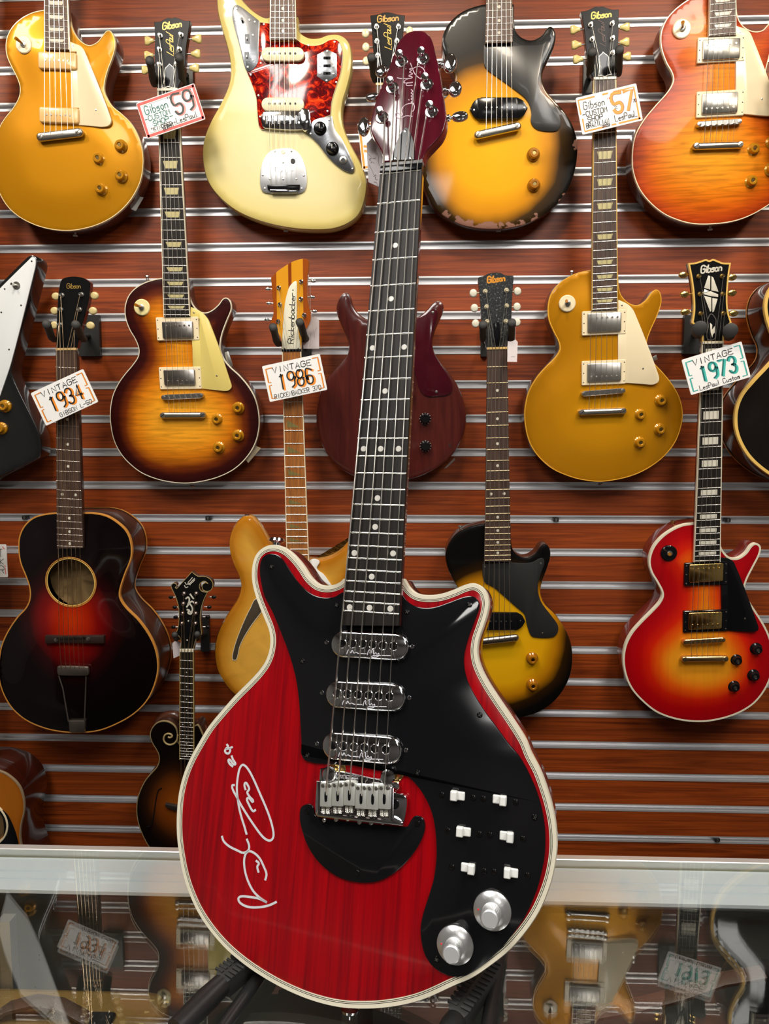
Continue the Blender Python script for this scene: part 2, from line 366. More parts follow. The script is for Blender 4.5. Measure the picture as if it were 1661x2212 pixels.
# ------------------------------------------------------------------ guitar parts
def body(pl, outline, thick, mats, root, arch=0, archw=.08, rf=.001, rb=.004, grid=.008, burstc=None, hole=None, edmax=.1, wear=None, name='body', n=6, front_side=0):
    """mats = [top, side]; the top is a fine mesh carrying 'ed', the distance in from the rim"""
    base = dedupe(ccw(spline(pl.pts(P(outline) if isinstance(outline, str) else outline, 0), n)))
    n0 = len(base); V = []; Fc = []; mi = []
    prof = [(rf, 0), (rf*.29, -rf*.29), (0, -rf), (0, -(thick-rb)), (rb*.29, -(thick-rb*.29)), (rb, -thick)]
    for ins, h in prof: V += [(x, y, h) for x, y in inset(base, ins)]
    for k in range(5):
        for i in range(n0):
            j = (i+1) % n0; Fc.append((k*n0+i, (k+1)*n0+i, (k+1)*n0+j, k*n0+j)); mi.append(front_side if k < 2 else 1)
    Fc.append(tuple(range(6*n0-1, 5*n0-1, -1))); mi.append(1)
    rim = np.array(inset(base, rf)); A = rim; B = np.roll(rim, -1, 0); nn = len(V)
    def dist(q):
        d = np.full(len(q), 9.)
        for a, b in zip(A, B):
            ab = b-a; t = np.clip(((q-a) @ ab)/(ab @ ab), 0, 1); d = np.minimum(d, np.hypot(*(q-a-t[:, None]*ab).T))
        return d
    x0, y0 = rim.min(0); x1, y1 = rim.max(0)
    gx, gy = np.meshgrid(np.arange(x0, x1, grid), np.arange(y0, y1, grid)); gx[::2] += grid/2
    g = np.stack([gx.ravel(), gy.ravel()], 1)
    X, Y = g[:, 0], g[:, 1]; ins = np.zeros(len(g), bool)
    for (ax, ay), (bx, by) in zip(A, B):
        c = (ay > Y) != (by > Y)
        with np.errstate(divide='ignore', invalid='ignore'): ins ^= c & (X < (bx-ax)*(Y-ay)/(by-ay)+ax)
    g = g[ins]; dg = dist(g); g = g[dg > grid*.6]; dg = dg[dg > grid*.6]
    hl = []
    if hole:
        hc, hr = hole; r = np.hypot(*(g-np.array(hc)).T); k = np.abs(r-hr) > grid*.5; g, dg = g[k], dg[k]
        hl = [(hc[0]+hr*math.cos(t*.19635), hc[1]+hr*math.sin(t*.19635)) for t in range(32)]
    allp = [Vector(p) for p in rim]+[Vector(p) for p in hl]+[Vector(p) for p in g]
    ed = [(i, (i+1) % n0) for i in range(n0)]+[(n0+i, n0+(i+1) % 32) for i in range(len(hl))]
    vo, _, fo, ov, _, _ = delaunay_2d_cdt(allp, ed, [], 1, 1e-7)
    q = np.array([(v.x, v.y) for v in vo]); d = dist(q); t = np.clip(d/archw, 0, 1); H = arch*(t*t*(3-2*t))
    mp = {}
    for k, src in enumerate(ov):
        b = [s for s in src if s < n0]
        if b: mp[k] = b[0]
        else: mp[k] = nn+k
    V += [(x, y, h) for (x, y), h in zip(q, H)]
    for f in fo:
        if hole:
            c = q[list(f)].mean(0)
            if np.hypot(c[0]-hole[0][0], c[1]-hole[0][1]) < hole[1]*.97: continue
        a = [mp[i] for i in f]
        if len(set(a)) > 2: Fc.append(tuple(a)); mi.append(0)
    E = [0.]*(6*n0)+list(np.clip(d/edmax, 0, 1)); at = {}
    if burstc:
        (bx, by), (ra, rb_, ) = burstc[0], burstc[1]; pw = burstc[2] if len(burstc) > 2 else 2
        full = np.array([(v[0], v[1]) for v in V]); rr = ((np.abs(full[:, 0]-bx)/ra)**pw+(np.abs(full[:, 1]-by)/rb_)**pw)**(1/pw)
        at['ed'] = list(np.clip(1.25-rr, 0, 1.25)/1.25)
    else: at['ed'] = E
    if wear:
        full = np.array([(v[0], v[1]) for v in V]); wv = np.zeros(len(full)); dd = np.concatenate([np.zeros(6*n0), d])
        for (wx, wy), wr in wear: wv = np.maximum(wv, np.clip(1.6-np.hypot(full[:, 0]-wx, full[:, 1]-wy)/wr, 0, 1)*np.clip(1.3-dd/.02, 0, 1))
        at['wear'] = list(wv)
    o = mesh(name, V, Fc, mats, root, mi, 40, at); o['rimcount'] = n0
    return o, base
def binding(base, root, m, w=.0022, dep=.006, name='binding', h=.0004, extra=None):
    return loops(name, base, [(-.0005, -dep), (-.0006, -.0004), (-.0001, h), (w, h), (w, -.001)], m, root, caps=(False, False), ang=50)
def multibinding(base, root, bands, dep, name='binding'):
    mats = []; prof = [(-.0006, -dep), (-.0006, -.0012), (.0003, .0006)]; mi = [0, 0]; x = .0003
    for w_, m in bands:
        if m not in mats: mats.append(m)
        x += w_; prof.append((x, .0006-.00002*len(prof))); mi.append(mats.index(m))
    prof.append((x, -.001)); mi.append(mi[-1])
    return loops(name, base, prof, mats, root, caps=(False, False), mi=mi, ang=50)
DOTF = {3: 1, 5: 1, 7: 1, 9: 1, 12: 2, 15: 1, 17: 1, 19: 1, 21: 1, 24: 2}
class Neck:
    """fretboard between nut corners and end corners (photo pixels on the plane at height ht)"""
    def __init__(s, pl, nl, nr, el, er, n, ht, root, bm, style='dot', im=DOTM, bind=None, neckm=MAHO, thick=.006, scale=None, nut=IVORY, skip=(), dots=DOTF, fr=.0011, nutw=.005, neckd=.017, fm=FRETM, vis=(0, 99), heel=0, dotr=.0031):
        q = [Vector(pl.c(t, ht)) for t in (nl, nr, el, er)]; s.q = q; s.pl = pl; s.ht = ht; s.root = root; s.n = n
        mid0 = (q[0]+q[1])/2; mid1 = (q[2]+q[3])/2; s.m0, s.m1 = mid0, mid1; s.L = (mid1-mid0).length
        s.S = scale or s.L/(1-2**(-(n+.35)/12)); s.w0 = (q[1]-q[0]).length; s.w1 = (q[3]-q[2]).length
        s.d = (mid1-mid0).normalized(); s.x = Vector((-s.d.y, s.d.x)); 
        if s.x.x < 0: s.x = -s.x
        fb = slab('fretboard', [tuple(v) for v in (q[0], q[1], q[3], q[2])], ht-thick, ht, bm, root, .0003); s.fb = fb
        bk = [(q[0].x, q[0].y), (q[1].x, q[1].y), tuple(q[3]-s.d*heel), tuple(q[2]-s.d*heel)]
        loops('neck', bk, [(.0004, ht-thick-.0001), (.0006, ht-thick-neckd*.45), (s.w0*.16, ht-thick-neckd*.85), (s.w0*.3, ht-thick-neckd)], neckm, root, ang=60)
        if bind:
            for a, b in ((0, 2), (1, 3)):
                o = s.x*(.0016 if a == 0 else -.0016); A, B = q[a], q[b]
                slab('board_binding', [tuple(A-o*.15), tuple(B-o*.15), tuple(B+o), tuple(A+o)], ht-thick, ht+.0003, bind, fb, .0002)
        for k in range(1, n+1):
            if not vis[0] <= k <= vis[1]: continue
            s.fret(k, fr, fm, .0014 if bind else 0)
        for k, c in dots.items():
            if k > n or k in skip or not vis[0] <= k <= vis[1]: continue
            y0, y1 = s.pos(k-1), s.pos(k); ym = (y0+y1)/2; wd = s.wid(ym); gap = y1-y0
            if style == 'dot':
                for j in range(c):
                    off = 0 if c == 1 else (j-(c-1)/2)*wd*.54
                    disc('fret_marker', s.at(ym, off), dotr, ht-.001, ht+.00025, im, fb, 12)
            elif style == 'dot3':
                pass
            elif style in ('trap', 'block', 'tri'):
                wt = wd*.66; wb = wd*(.5 if style == 'trap' else .66); g = gap*(.27 if style != 'block' else .3); g = min(g, .0085)
                if style == 'tri': a = [s.at(ym-g, -wt/2), s.at(ym+g, -wt/2), s.at(ym+g, wt/2)]
                else: a = [s.at(ym-g, -wt/2), s.at(ym-g, wt/2), s.at(ym+g, wb/2), s.at(ym+g, -wb/2)]
                slab('fret_marker', a, ht-.001, ht+.0003, im, fb, .0001)
        if nut is not None:
            e = s.d*nutw; slab('nut', [tuple(v) for v in (q[0]-e, q[1]-e, q[1], q[0])], ht-thick, ht+.0018, nut, root, .0006)
    def pos(s, k): return s.S*(1-2**(-k/12))
    def wid(s, y): return s.w0+(s.w1-s.w0)*y/s.L
    def at(s, y, x=0): v = s.m0+s.d*y+s.x*x; return (v.x, v.y)
    def fret(s, k, r, m, ins=0, name='fret'):
        y = s.pos(k); w = s.wid(y)/2-ins; V = []; h = s.ht
        for sx in (-w, w):
            for yy, hh in ((-r, h), (-r*.7, h+r*.75), (0, h+r), (r*.7, h+r*.75), (r, h)):
                a = s.at(y+yy, sx*(1 if hh == h else .99)); V.append((a[0], a[1], hh))
        Fc = [(i, i+5, i+6, i+1) for i in range(4)]+[(0, 1, 2, 3, 4), (9, 8, 7, 6, 5)]
        return mesh(name, V, Fc, m, s.fb, ang=60)
    def strings(s, br, hb, posts, hp, rad, m, tail=None, ht=None, inset_=.0035, plain=None, order=(0, 1, 2, 5, 4, 3), parent=None, extra=None):
        """br: (left, right) local points at the bridge; posts: six local points"""
        k = len(posts) if posts else 6; R = []
        for i in range(k):
            t = i/(k-1); n0 = Vector(s.at(0, (-.5+t)*(s.w0-2*inset_))); b = Vector(br[0]).lerp(Vector(br[1]), t)
            path = []
            if posts: p = Vector(posts[i]); path.append((p.x, p.y, hp))
            nn = n0-s.d*.002; path += [(nn.x, nn.y, s.ht+.0022), (b.x, b.y, hb)]
            if tail: q = Vector(tail[0]).lerp(Vector(tail[1]), t); path.append((q.x, q.y, ht))
            r = rad[0]+(rad[1]-rad[0])*t
            R.append(tube('string', path, r, (plain if plain and t > .5 else m), s.root, 6))
        return R
def screw(c, r, h, root, m=NICKEL, name='screw'):
    o = lathe(name, c, [(r*.45, h+r*.35), (r*.8, h+r*.28), (r, h), (r, h-.001)], m, root, 12); return o
def humbucker(pl, ring, cover, root, rm, cm, h=.003, poles='top', name='pickup'):
    """ring / cover = 'S:x0,y0 x1,y1' opposite corners in survey pixels"""
    a, b = [pl.p(q[0], q[1], h+.003) for q in P(ring)]
    r = loops(name, rrect(a.x, a.y, b.x, b.y, .002, 2), [(.001, h+.003), (0, h+.002), (0, -.001)], rm, root)
    c, d = [pl.p(q[0], q[1], h+.007) for q in P(cover)]
    loops('pickup_cover', rrect(c.x, c.y, d.x, d.y, .003, 3), [(.0012, h+.007), (.0003, h+.0064), (0, h+.0055), (0, h)], cm, r, ang=60)
    y = c.y+(d.y-c.y)*(.26 if poles == 'top' else .74)
    for k in range(6):
        x = c.x+(d.x-c.x)*(.12+.152*k); disc('pole_screw', (x, y), .0022, h+.006, h+.0078, cm, r, 10)
    for sx in (a.x*.96+b.x*.04, a.x*.04+b.x*.96):
        for sy in (a.y*.88+b.y*.12, a.y*.5+b.y*.5, a.y*.12+b.y*.88): disc('ring_screw', (sx, sy), .0012, h+.002, h+.0034, BLACKMET if rm is not BLACKP else NICKEL, r, 8)
    return r
def tom(pl, a, b, root, m, h=.008, w=.011):
    A, B = Vector(pl.c(a, h+.008)), Vector(pl.c(b, h+.008)); d = (B-A).normalized(); n = Vector((-d.y, d.x))
    r = loops('bridge', stadium(tuple(A+d*w*.5), tuple(B-d*w*.5), w*.5), [(.001, h+.007), (0, h+.006), (0, h)], m, root)
    for k in range(6):
        c = A.lerp(B, .17+.132*k); loops('saddle', [tuple(c+d*x+n*y) for x, y in ((-.0032, -.004), (.0032, -.004), (.0008, .004), (-.0008, .004))], [(.0003, h+.0095), (0, h+.006)], m, r)
    for t in (.045, .955):
        c = A.lerp(B, t); lathe('bridge_post', tuple(c), [(.0012, h+.0085), (.0042, h+.008), (.005, h+.0065), (.005, h-.004), (.0025, h-.004), (.0025, -.001)], m, r, 14)
    return A, B
def stopbar(pl, a, b, root, m, h=.006, w=.014, name='tailpiece'):
    A, B = Vector(pl.c(a, h+.009)), Vector(pl.c(b, h+.009)); d = (B-A).normalized(); r = w/2
    o = loops(name, stadium(tuple(A+d*r), tuple(B-d*r), r), [(.005, h+.0105), (.0022, h+.0095), (.0005, h+.0065), (0, h+.004), (.0015, h)], m, root, ang=60)
    for c in (A+d*r*1.1, B-d*r*1.1):
        lathe('stud', tuple(c), [(.0015, h+.0118), (.0052, h+.0113), (.0062, h+.010), (.0062, h+.0085), (.004, h-.001), (.004, -.001)], m, o, 16)
        n = Vector((-d.y, d.x)); e = (d*.8+n*.6)*.0052; f = Vector((-e.y, e.x)).normalized()*.0006
        slab('slot', [tuple(c-e-f), tuple(c+e-f), tuple(c+e+f), tuple(c-e+f)], h+.0112, h+.0120, BLACKMET, o, .0001)
    return A, B
def knob(pl, c, root, m, r=.0128, h=.0135, h0=0, cap=GOLDM, name='control_knob'):
    C = pl.c(c, h0+h*.7) if isinstance(c, str) else c
    o = lathe(name, C, [(r*.30, h0+h*.86), (r*.36, h0+h), (r*.62, h0+h), (r*.70, h0+h*.9), (r*.74, h0+h*.45), (r*.98, h0+h*.28), (r, h0+h*.2), (r, h0)], m, root, 28)
    disc('knob_cap', C, r*.30, h0+h*.8, h0+h*.9, cap, o, 14); return o
def toggle(pl, c, root, m=CREAM, r=.018, tip=None, ringm=NICKEL, lean=(-.006, .003)):
    C = pl.c(c, .006); o = disc('switch_washer', C, r, 0, .0064, m, root, 28)
    lathe('switch_nut', C, [(.0035, .0102), (.006, .0095), (.0062, .006)], ringm, o, 12)
    tube('switch_lever', [(C[0], C[1], .009), (C[0]+lean[0]*.5, C[1]+lean[1]*.5, .016), (C[0]+lean[0], C[1]+lean[1], .025)], [.0018, .0028, .0036], tip or AMBERKNOB, o, 8)
    return o
def post(pl, c, root, m=NICKEL, h=0, r=.0048, up=.009):
    """tuner bushing and string post; c = survey pixel of the bushing"""
    C = pl.c(c, h+.001) if isinstance(c, str) else c
    o = lathe('tuning_post', C, [(r*.3, h+up*.98), (r*.55, h+up), (r*.62, h+up*.86), (r*.36, h+up*.72), (r*.36, h+up*.5), (r*.6, h+up*.36), (r*.62, h+.0016), (r*.95, h+.0014), (r*1.05, h), (r*1.05, h-.001)], m, root, 16)
    return o, C
def button(pl, c, side, root, m, h, a, b, kind='oval', stem=.012, sm=NICKEL):
    """tuner button centred on survey pixel c; side -1 left / +1 right; a, b = half sizes"""
    C = pl.c(c, h) if isinstance(c, str) else c; s = side; V = []
    if kind == 'key':
        p = [(-a*.95*s, -b*.42), (-a*.5*s, -b*.52), (a*.35*s, -b), (a*s, -b*.85), (a*1.05*s, 0), (a*s, b*.85), (a*.35*s, b), (-a*.5*s, b*.52), (-a*.95*s, b*.42)]
    else: p = [(a*math.cos(t*.3927), b*math.sin(t*.3927)) for t in range(16)]
    p = [(C[0]+x, C[1]+y) for x, y in p]
    o = loops('tuner_button', p, [(min(a, b)*.35, h+.0034), (min(a, b)*.1, h+.0024), (0, h), (min(a, b)*.1, h-.0024), (min(a, b)*.35, h-.0034)], m, root, ang=70)
    tube('tuner_shaft', [(C[0]-s*a*.8, C[1], h), (C[0]-s*(a+stem), C[1], h)], .0016, sm, o, 8); return o
def hanger(label, tips, bases, plate, pl, dh=.035, group='guitar hangers on the slatted wall', r=.0075, cap='c'):
    """yoke hanger: two foam arms reaching out from the wall on either side of a headstock"""
    Ts = [aty(*P(t)[0][:2], WY-dh[0]) for t in tips]; Bs = [aty(*P(t)[0][:2], WY-dh[1]) for t in bases]
    pc = [aty(q[0], q[1], WY-.006) for q in P(plate)]
    o = Vector(((pc[0].x+pc[1].x)/2, WY-.001, min(pc[0].z, pc[1].z))); M = Matrix.Translation(o)
    root = thing('guitar_hanger', label, 'guitar hanger', M, group)
    x0, x1 = sorted((pc[0].x-o.x, pc[1].x-o.x)); z0, z1 = sorted((pc[0].z-o.z, pc[1].z-o.z))
    box('back_plate', (x0, -.012, z0), (x1, -.001, z1), BLACKMET, root)
    ce = (Bs[0]+Bs[-1])/2-o; zc = (z0+z1)/2
    tube('support_arm', [((x0+x1)/2, -.01, zc), ((x0+x1)/2*.5+ce.x*.5, ce.y*.6-.01, zc*.4+ce.z*.6), (ce.x, ce.y, ce.z-.004)], .006, BLACKMET, root, 8)
    if len(Bs) > 1: tube('crossbar', [Bs[0]-o, ce+Vector((0, 0, -.006)), Bs[1]-o], .0055, BLACKMET, root, 8)
    for B_, T_ in zip(Bs, Ts):
        a, b = B_-o, T_-o; d = (b-a).normalized()
        m1 = a.lerp(b, .35)+Vector((0, 0, -.006))
        p = [a, m1, a.lerp(b, .75), b-d*.004]
        g = tube('foam_arm', p, [r*.9, r, r, r], GRAYRUB, root, 14)
        tube('end_cap', [b-d*.014, b-d*.002, b], [r*1.1, r*1.12, r*.8], RUBBER, g, 14)
    return root
def outline_px(s): return P(s)
def gib_head(pl, s, root, posts, lb, rb, bm, kind='key', bs=(.0095, .0085), facem=BLACKG, sidem=MAHOD, hz=.004, pm=NICKEL, bind=None, th=.014, order=None, hb=-.008):
    """bound or plain open-book headstock with three tuners a side"""
    q = pl.pts(P(s), hz); base = spline(q, 5)
    h = loops('headstock', base, [(.0006, hz), (0, hz-.0006), (0, hz-.002), (0, hz-.0021), (0, hz-th)], [facem, sidem], root, mi=[0, 0, 0, 1])
    if bind: loops('headstock_binding', dedupe(ccw(base)), [(-.0004, hz-.006), (-.0004, hz+.0002), (0, hz+.0006), (.0028, hz+.0006), (.0028, hz-.001)], bind, h, caps=(False, False))
    L = []
    for c in posts: o, C = post(pl, c, h, pm, hz); L.append(C)
    for c in lb: button(pl, c, -1, h, bm, hz+hb, bs[0], bs[1], kind, sm=pm)
    for c in rb: button(pl, c, 1, h, bm, hz+hb, bs[0], bs[1], kind, sm=pm)
    return h, L
def bell(pl, s, root, hz, rim=WHITEP):
    q = pl.pts(P(s), hz+.002); b = dedupe(ccw(spline(q, 5)))
    o = loops('truss_rod_cover', b, [(.0003, hz+.002), (0, hz+.0017), (0, hz)], BLACKP, root)
    loops('cover_edge', b, [(-.0001, hz+.001), (0, hz+.0023), (.0013, hz+.0023), (.0013, hz+.0015)], rim, o, caps=(False, False)); return o
def strap_pin(pl, c, root, m=NICKEL, h=-.022, r=.0055, down=1):
    C = pl.c(c, h); o = tube('strap_button', [(C[0], C[1]+.008*down, h), (C[0], C[1]+.002*down, h), (C[0], C[1], h), (C[0], C[1]-.0025*down, h)], [r*.5, r*.45, r, r*.9], m, root, 12); return o
# ------------------------------------------------------------------ the room
def struct(o): o['kind'] = 'structure'; return o
WX0, WX1 = -2.6, 2.6
WALLW = wood('slat_wall_wood', '511B06', 'A34A17', (2.2, 1, 75), .44, .0, 2.2, 6, .28, .74, spec=.33)
WALLP = mat('painted_wall', (.22, .21, .19), .7)
DARKW = mat('shop_wall_far', (.14, .125, .12), .7)
struct(box('floor', (WX0, -4.2, -.05), (WX1, WY, 0), mat('carpet_tiles', (.09, .085, .08), .9, bump=.5)))
struct(box('ceiling', (WX0, -4.2, 2.8), (WX1, WY+.02, 2.85), mat('ceiling_tiles', (.36, .35, .33), .8, bump=.2)))
struct(box('wall_left', (WX0-.05, -4.2, 0), (WX0, WY+.02, 2.8), WALLP))
struct(box('wall_right', (WX1, -4.2, 0), (WX1+.05, WY+.02, 2.8), WALLP))
struct(box('wall_front', (WX0-.05, -4.25, 0), (WX1+.05, -4.2, 2.8), DARKW))
PITCHZ, Z0, GAP = .0762, CAM.z+.89469, .0150
V = []; Fc = []; ns = [n for n in range(-5, 32)]
def q4(a, b, c, d):
    k = len(V); V.extend([a, b, c, d]); Fc.append((k, k+1, k+2, k+3))
for n in ns:
    zt, zb = Z0-n*PITCHZ-GAP/2, Z0-(n+1)*PITCHZ+GAP/2
    q4((WX0, WY, zb), (WX1, WY, zb), (WX1, WY, zt), (WX0, WY, zt)); q4((WX0, WY, zt), (WX1, WY, zt), (WX1, WY+.012, zt), (WX0, WY+.012, zt)); q4((WX0, WY+.012, zb), (WX1, WY+.012, zb), (WX1, WY, zb), (WX0, WY, zb))
q4((WX0, WY+.0125, 0), (WX1, WY+.0125, 0), (WX1, WY+.0125, 2.8), (WX0, WY+.0125, 2.8))
k0 = Z0-ns[-1]*PITCHZ-PITCHZ+GAP/2; q4((WX0, WY, 0), (WX1, WY, 0), (WX1, WY, k0-GAP), (WX0, WY, k0-GAP))
struct(mesh('wall_back', V, Fc, WALLW))
RAILM = mat('rail_aluminium', (.78, .78, .80), .40, .7)
for i, n in enumerate(ns):
    z = Z0-n*PITCHZ; g = GAP/2; y = WY
    pr = [(y-.0012, z+g+.0012), (y-.0012, z+g-.0018), (y+.0095, z+g-.0018), (y+.0095, z-g+.0022), (y-.0012, z-g+.0030), (y-.0012, z-g-.0016), (y+.002, z-g-.0016)]
    V = [(x, a, b) for x in (WX0, WX1) for a, b in pr]; m = len(pr)
    struct(mesh('trim_%d' % (i+1), V, [(j, j+1, m+j+1, m+j) for j in range(m-1)], RAILM, ang=20))
LEDM = bpy.data.materials.new('lamp_glow'); LEDM.use_nodes = True
b_ = LEDM.node_tree.nodes['Principled BSDF']; b_.inputs['Base Color'].default_value = (.9, .9, .9, 1); b_.inputs['Emission Color'].default_value = (1, .96, .9, 1); b_.inputs['Emission Strength'].default_value = 5
for i, (x, y, z, a, b, e) in enumerate(PANELS):
    r = thing('ceiling_panel_light', 'unseen square white ceiling panel light over the shop floor', 'ceiling light', Matrix.Translation((x, y, 2.8)), 'ceiling panel lights')
    slab('diffuser', rrect(-a/2, -b/2, a/2, b/2, .01), -.006, -.004, LEDM, r); slab('frame', rrect(-a/2-.02, -b/2-.02, a/2+.02, b/2+.02, .01), -.0035, 0, WHITEP, r)
for i, (x, y, z) in enumerate(SPOTS):
    r = thing('ceiling_spotlight', 'small black ceiling spotlight aimed at the guitar wall', 'spotlight', Matrix.Translation((x, y, 2.8)), 'ceiling spotlights')
    tube('lamp_stem', [(0, 0, 0), (0, 0, -.02)], .01, BLACKMET, r, 10); tube('lamp_housing', [(0, -.02, -.012), (0, 0, -.04)], .03, BLACKMET, r, 16)
# small metal clips left in the slats
for c in ('I:163,112', 'I:1335,116', 'K:1010,126', 'L:1393,128', 'Q:1326,632', 'L:1158,129'):
    q = P(c)[0]; w_ = aty(q[0], q[1], WY-.001)
    r = thing('slat_clip', 'small dark metal clip left in a wall slat', 'clip', Matrix.Translation(w_), 'empty clips in the wall slats')
    box('clip_tongue', (-.006, -.004, -.004), (.006, .006, .004), BLACKMET, r); box('clip_face', (-.002, -.006, -.003), (.002, -.004, .003), NICKEL, r)
# ------------------------------------------------------------------ the glass counter
def glass_mat(name, tint, ior=1.5, boost=1.0):
    m = bpy.data.materials.new(name); m.use_nodes = True; N, L = nt(m); N.remove(N['Principled BSDF'])
    t = N.new('ShaderNodeBsdfTransparent'); t.inputs[0].default_value = lin(tint); g = N.new('ShaderNodeBsdfGlossy'); g.inputs['Roughness'].default_value = .004
    fr = N.new('ShaderNodeFresnel'); ge = N.new('ShaderNodeNewGeometry'); im = N.new('ShaderNodeMix'); im.inputs[2].default_value = ior; im.inputs[3].default_value = 1/ior
    L.new(ge.outputs['Backfacing'], im.inputs[0]); L.new(im.outputs[0], fr.inputs[0]); mx = N.new('ShaderNodeMixShader')
    mu = N.new('ShaderNodeMath'); mu.operation = 'MULTIPLY'; mu.inputs[1].default_value = boost; mu.use_clamp = True
    L.new(fr.outputs[0], mu.inputs[0]); L.new(mu.outputs[0], mx.inputs[0]); L.new(t.outputs[0], mx.inputs[1]); L.new(g.outputs[0], mx.inputs[2]); L.new(mx.outputs[0], N['Material Output'].inputs[0])
    return m
GLASS = glass_mat('counter_glass', (.955, .975, .965), 1.6, 1.45)
CXA, CXB, CYA, CYB = -1.15, 1.15, .26, .8185
ctr = thing('display_counter', 'aluminium framed glass display counter the red guitar stands on', 'display counter', Matrix.Translation((0, .55, 0)))
T_ = lambda x, y, z: (x, y-.55, z)
box('glass_top', T_(CXA, CYA, ZG-.006), T_(CXB, CYB, ZG), GLASS, ctr)
rim = box('edge_trim', T_(CXA, CYB+.0004, ZG-.030), T_(CXB, CYB+.0105, ZG+.0008), ALUP, ctr, .0008)
# back rail seen through the glass: a grooved extrusion
zr = ZG-.0075; yr0, yr1 = atz(830, 1939, zr).y-.55, atz(830, 1866, zr).y-.55
V = []; Fc = []
prof = [(yr0+.046, zr-.046), (yr0+.044, zr-.004), (yr0, zr-.004), (yr0, zr), (yr0+.019, zr), (yr0+.020, zr-.007), (yr0+.0215, zr-.007), (yr0+.0225, zr), (yr0+.034, zr), (yr0+.035, zr-.007), (yr0+.0365, zr-.007), (yr0+.0375, zr), (yr0+.055, zr+.0006), (yr0+.056, zr-.001), (yr1, zr-.001), (yr1, zr-.030)]
for x in (CXA, CXB): V += [(x, a, b) for a, b in prof]
m_ = len(prof); mesh('back_rail', V, [(j, m_+j, m_+j+1, j+1) for j in range(m_-1)], mat('rail_face', (.88, .91, .94), .45, .1), ctr, ang=20)
box('rail_gasket', (CXA, yr1+.0002, ZG-.030), (CXB, CYB-.55, ZG-.0085), mat('olive_gasket', (.20, .19, .11), .5), ctr)
INTM = mat('case_interior', (.07, .068, .058), .6)
box('back_door', T_(CXA, .790, .20), T_(-.02, .800, ZG-.040), INTM, ctr); box('back_door', T_(-.04, .778, .20), T_(CXB, .788, ZG-.040), INTM, ctr)
box('shelf', T_(CXA+.01, CYA+.02, ZG-.42), T_(CXB-.01, .775, ZG-.40), mat('shelf_board', (.08, .078, .07), .6), ctr)
box('base_cabinet', T_(CXA, CYA, .0), T_(CXB, .80, .19), mat('laminate_base', (.20, .19, .17), .5), ctr)
box('front_glass', T_(CXA, CYA, .20), T_(CXB, CYA+.006, ZG-.0065), GLASS, ctr)
for x in (CXA, CXB-.02): box('side_frame', T_(x, CYA+.008, .19), T_(x+.02, .776, ZG-.0065), ALU, ctr)
box('front_rail', T_(CXA, CYA-.012, ZG-.030), T_(CXB, CYA-.0005, ZG+.0008), ALUP, ctr, .0008)
q = aty(21, 2000, .752); box('upright_post', T_(q.x-.009, .742, ZG-.39), T_(q.x+.006, .756, ZG-.040), ALU, ctr)
box('shelf_glass', T_(q.x-.012, .36, ZG-.39), T_(q.x-.006, .74, ZG-.040), GLASS, ctr)
# ------------------------------------------------------------------ in the counter
TWEED = mat('tan_tweed', 'A98344', .8, bump=.8, bscale=1400, var=.25)
def arch_handle(name, p, wid, th, root, m):
    k = len(p); V = []; Fc = []
    for i, a in enumerate(p):
        d = (Vector(p[min(i+1, k-1)])-Vector(p[max(i-1, 0)])).normalized(); s = Vector((-d.y, d.x, 0)); s = s.normalized() if s.length > .01 else Vector((0, 1, 0)); u = s.cross(d)
        for x, y in ((-1, -.5), (-.8, .5), (.8, .5), (1, -.5), (.8, -.8), (-.8, -.8)): V.append(Vector(a)+s*wid/2*x+u*th*y)
    for i in range(k-1):
        for j in range(6): q = (j+1) % 6; Fc.append((i*6+j, i*6+q, i*6+6+q, i*6+6+j))
    return mesh(name, V, Fc, m, root, ang=45)
def case(label, x0, x1, y0, y1, zt, zb, m, px_handle, cat='instrument case', buckle=GOLDM):
    r = thing('instrument_case', label, cat, Matrix.Translation(((x0+x1)/2, (y0+y1)/2, zb))); X, Y, Z = (x1-x0)/2, (y1-y0)/2, zt-zb
    loops('shell', rrect(-X, -Y, X, Y, .028, 6), [(.012, Z), (.004, Z-.003), (0, Z-.012), (0, 0)], m, r, ang=60)
    ST_ = mat('pale_stitching', 'D8B878', .6)
    for sx in (-1, 1):
        for k in range(26): 
            t = k/25; tube('corner_stitch', [(sx*(X-.022), -Y+.02+t*(2*Y-.04), Z+.0006), (sx*(X-.003), -Y+.026+t*(2*Y-.04), Z-.006)], .0012, ST_, r, 5)
    H = [Vector((aty(u, v, y)))-Vector(((x0+x1)/2, (y0+y1)/2, zb)) for u, v, y in px_handle]
    pth = []; 
    for i in range(len(H)-1):
        for t in range(5): pth.append(H[i].lerp(H[i+1], t/5))
    pth.append(H[-1]); h = arch_handle('handle', pth, .017, .0045, r, LEATHER)
    for i in range(0, len(pth)-1):
        a, b = pth[i], pth[i+1]; d = (b-a).normalized(); s = Vector((-d.y, d.x, 0)).normalized()
        for e in (-1, 1):
            for t in (.1, .6): c = a.lerp(b, t)+s*.0066*e+Vector((0, 0, .0024)); tube('handle_stitch', [c, c+d*.003], .0007, ST_, h, 4)
    e = pth[-1] if abs(pth[-1].x) < X else pth[0]
    for e in (pth[0], pth[-1]):
        if abs(e.x) < X: box('buckle', (e.x-.014, e.y-.012, Z-.001), (e.x+.014, e.y+.012, max(e.z, Z)+.005), BLACKMET if buckle is GOLDM else buckle, r, .002)
    return r
case('tan tweed instrument case with a stitched dark leather handle inside the counter', -.95, -.262, .30, .742, ZG-.115, ZG-.40, TWEED,
     [(-60, 2235, .69), (20, 2178, .69), (75, 2164, .69), (130, 2172, .69), (175, 2196, .69), (215, 2222, .69)])
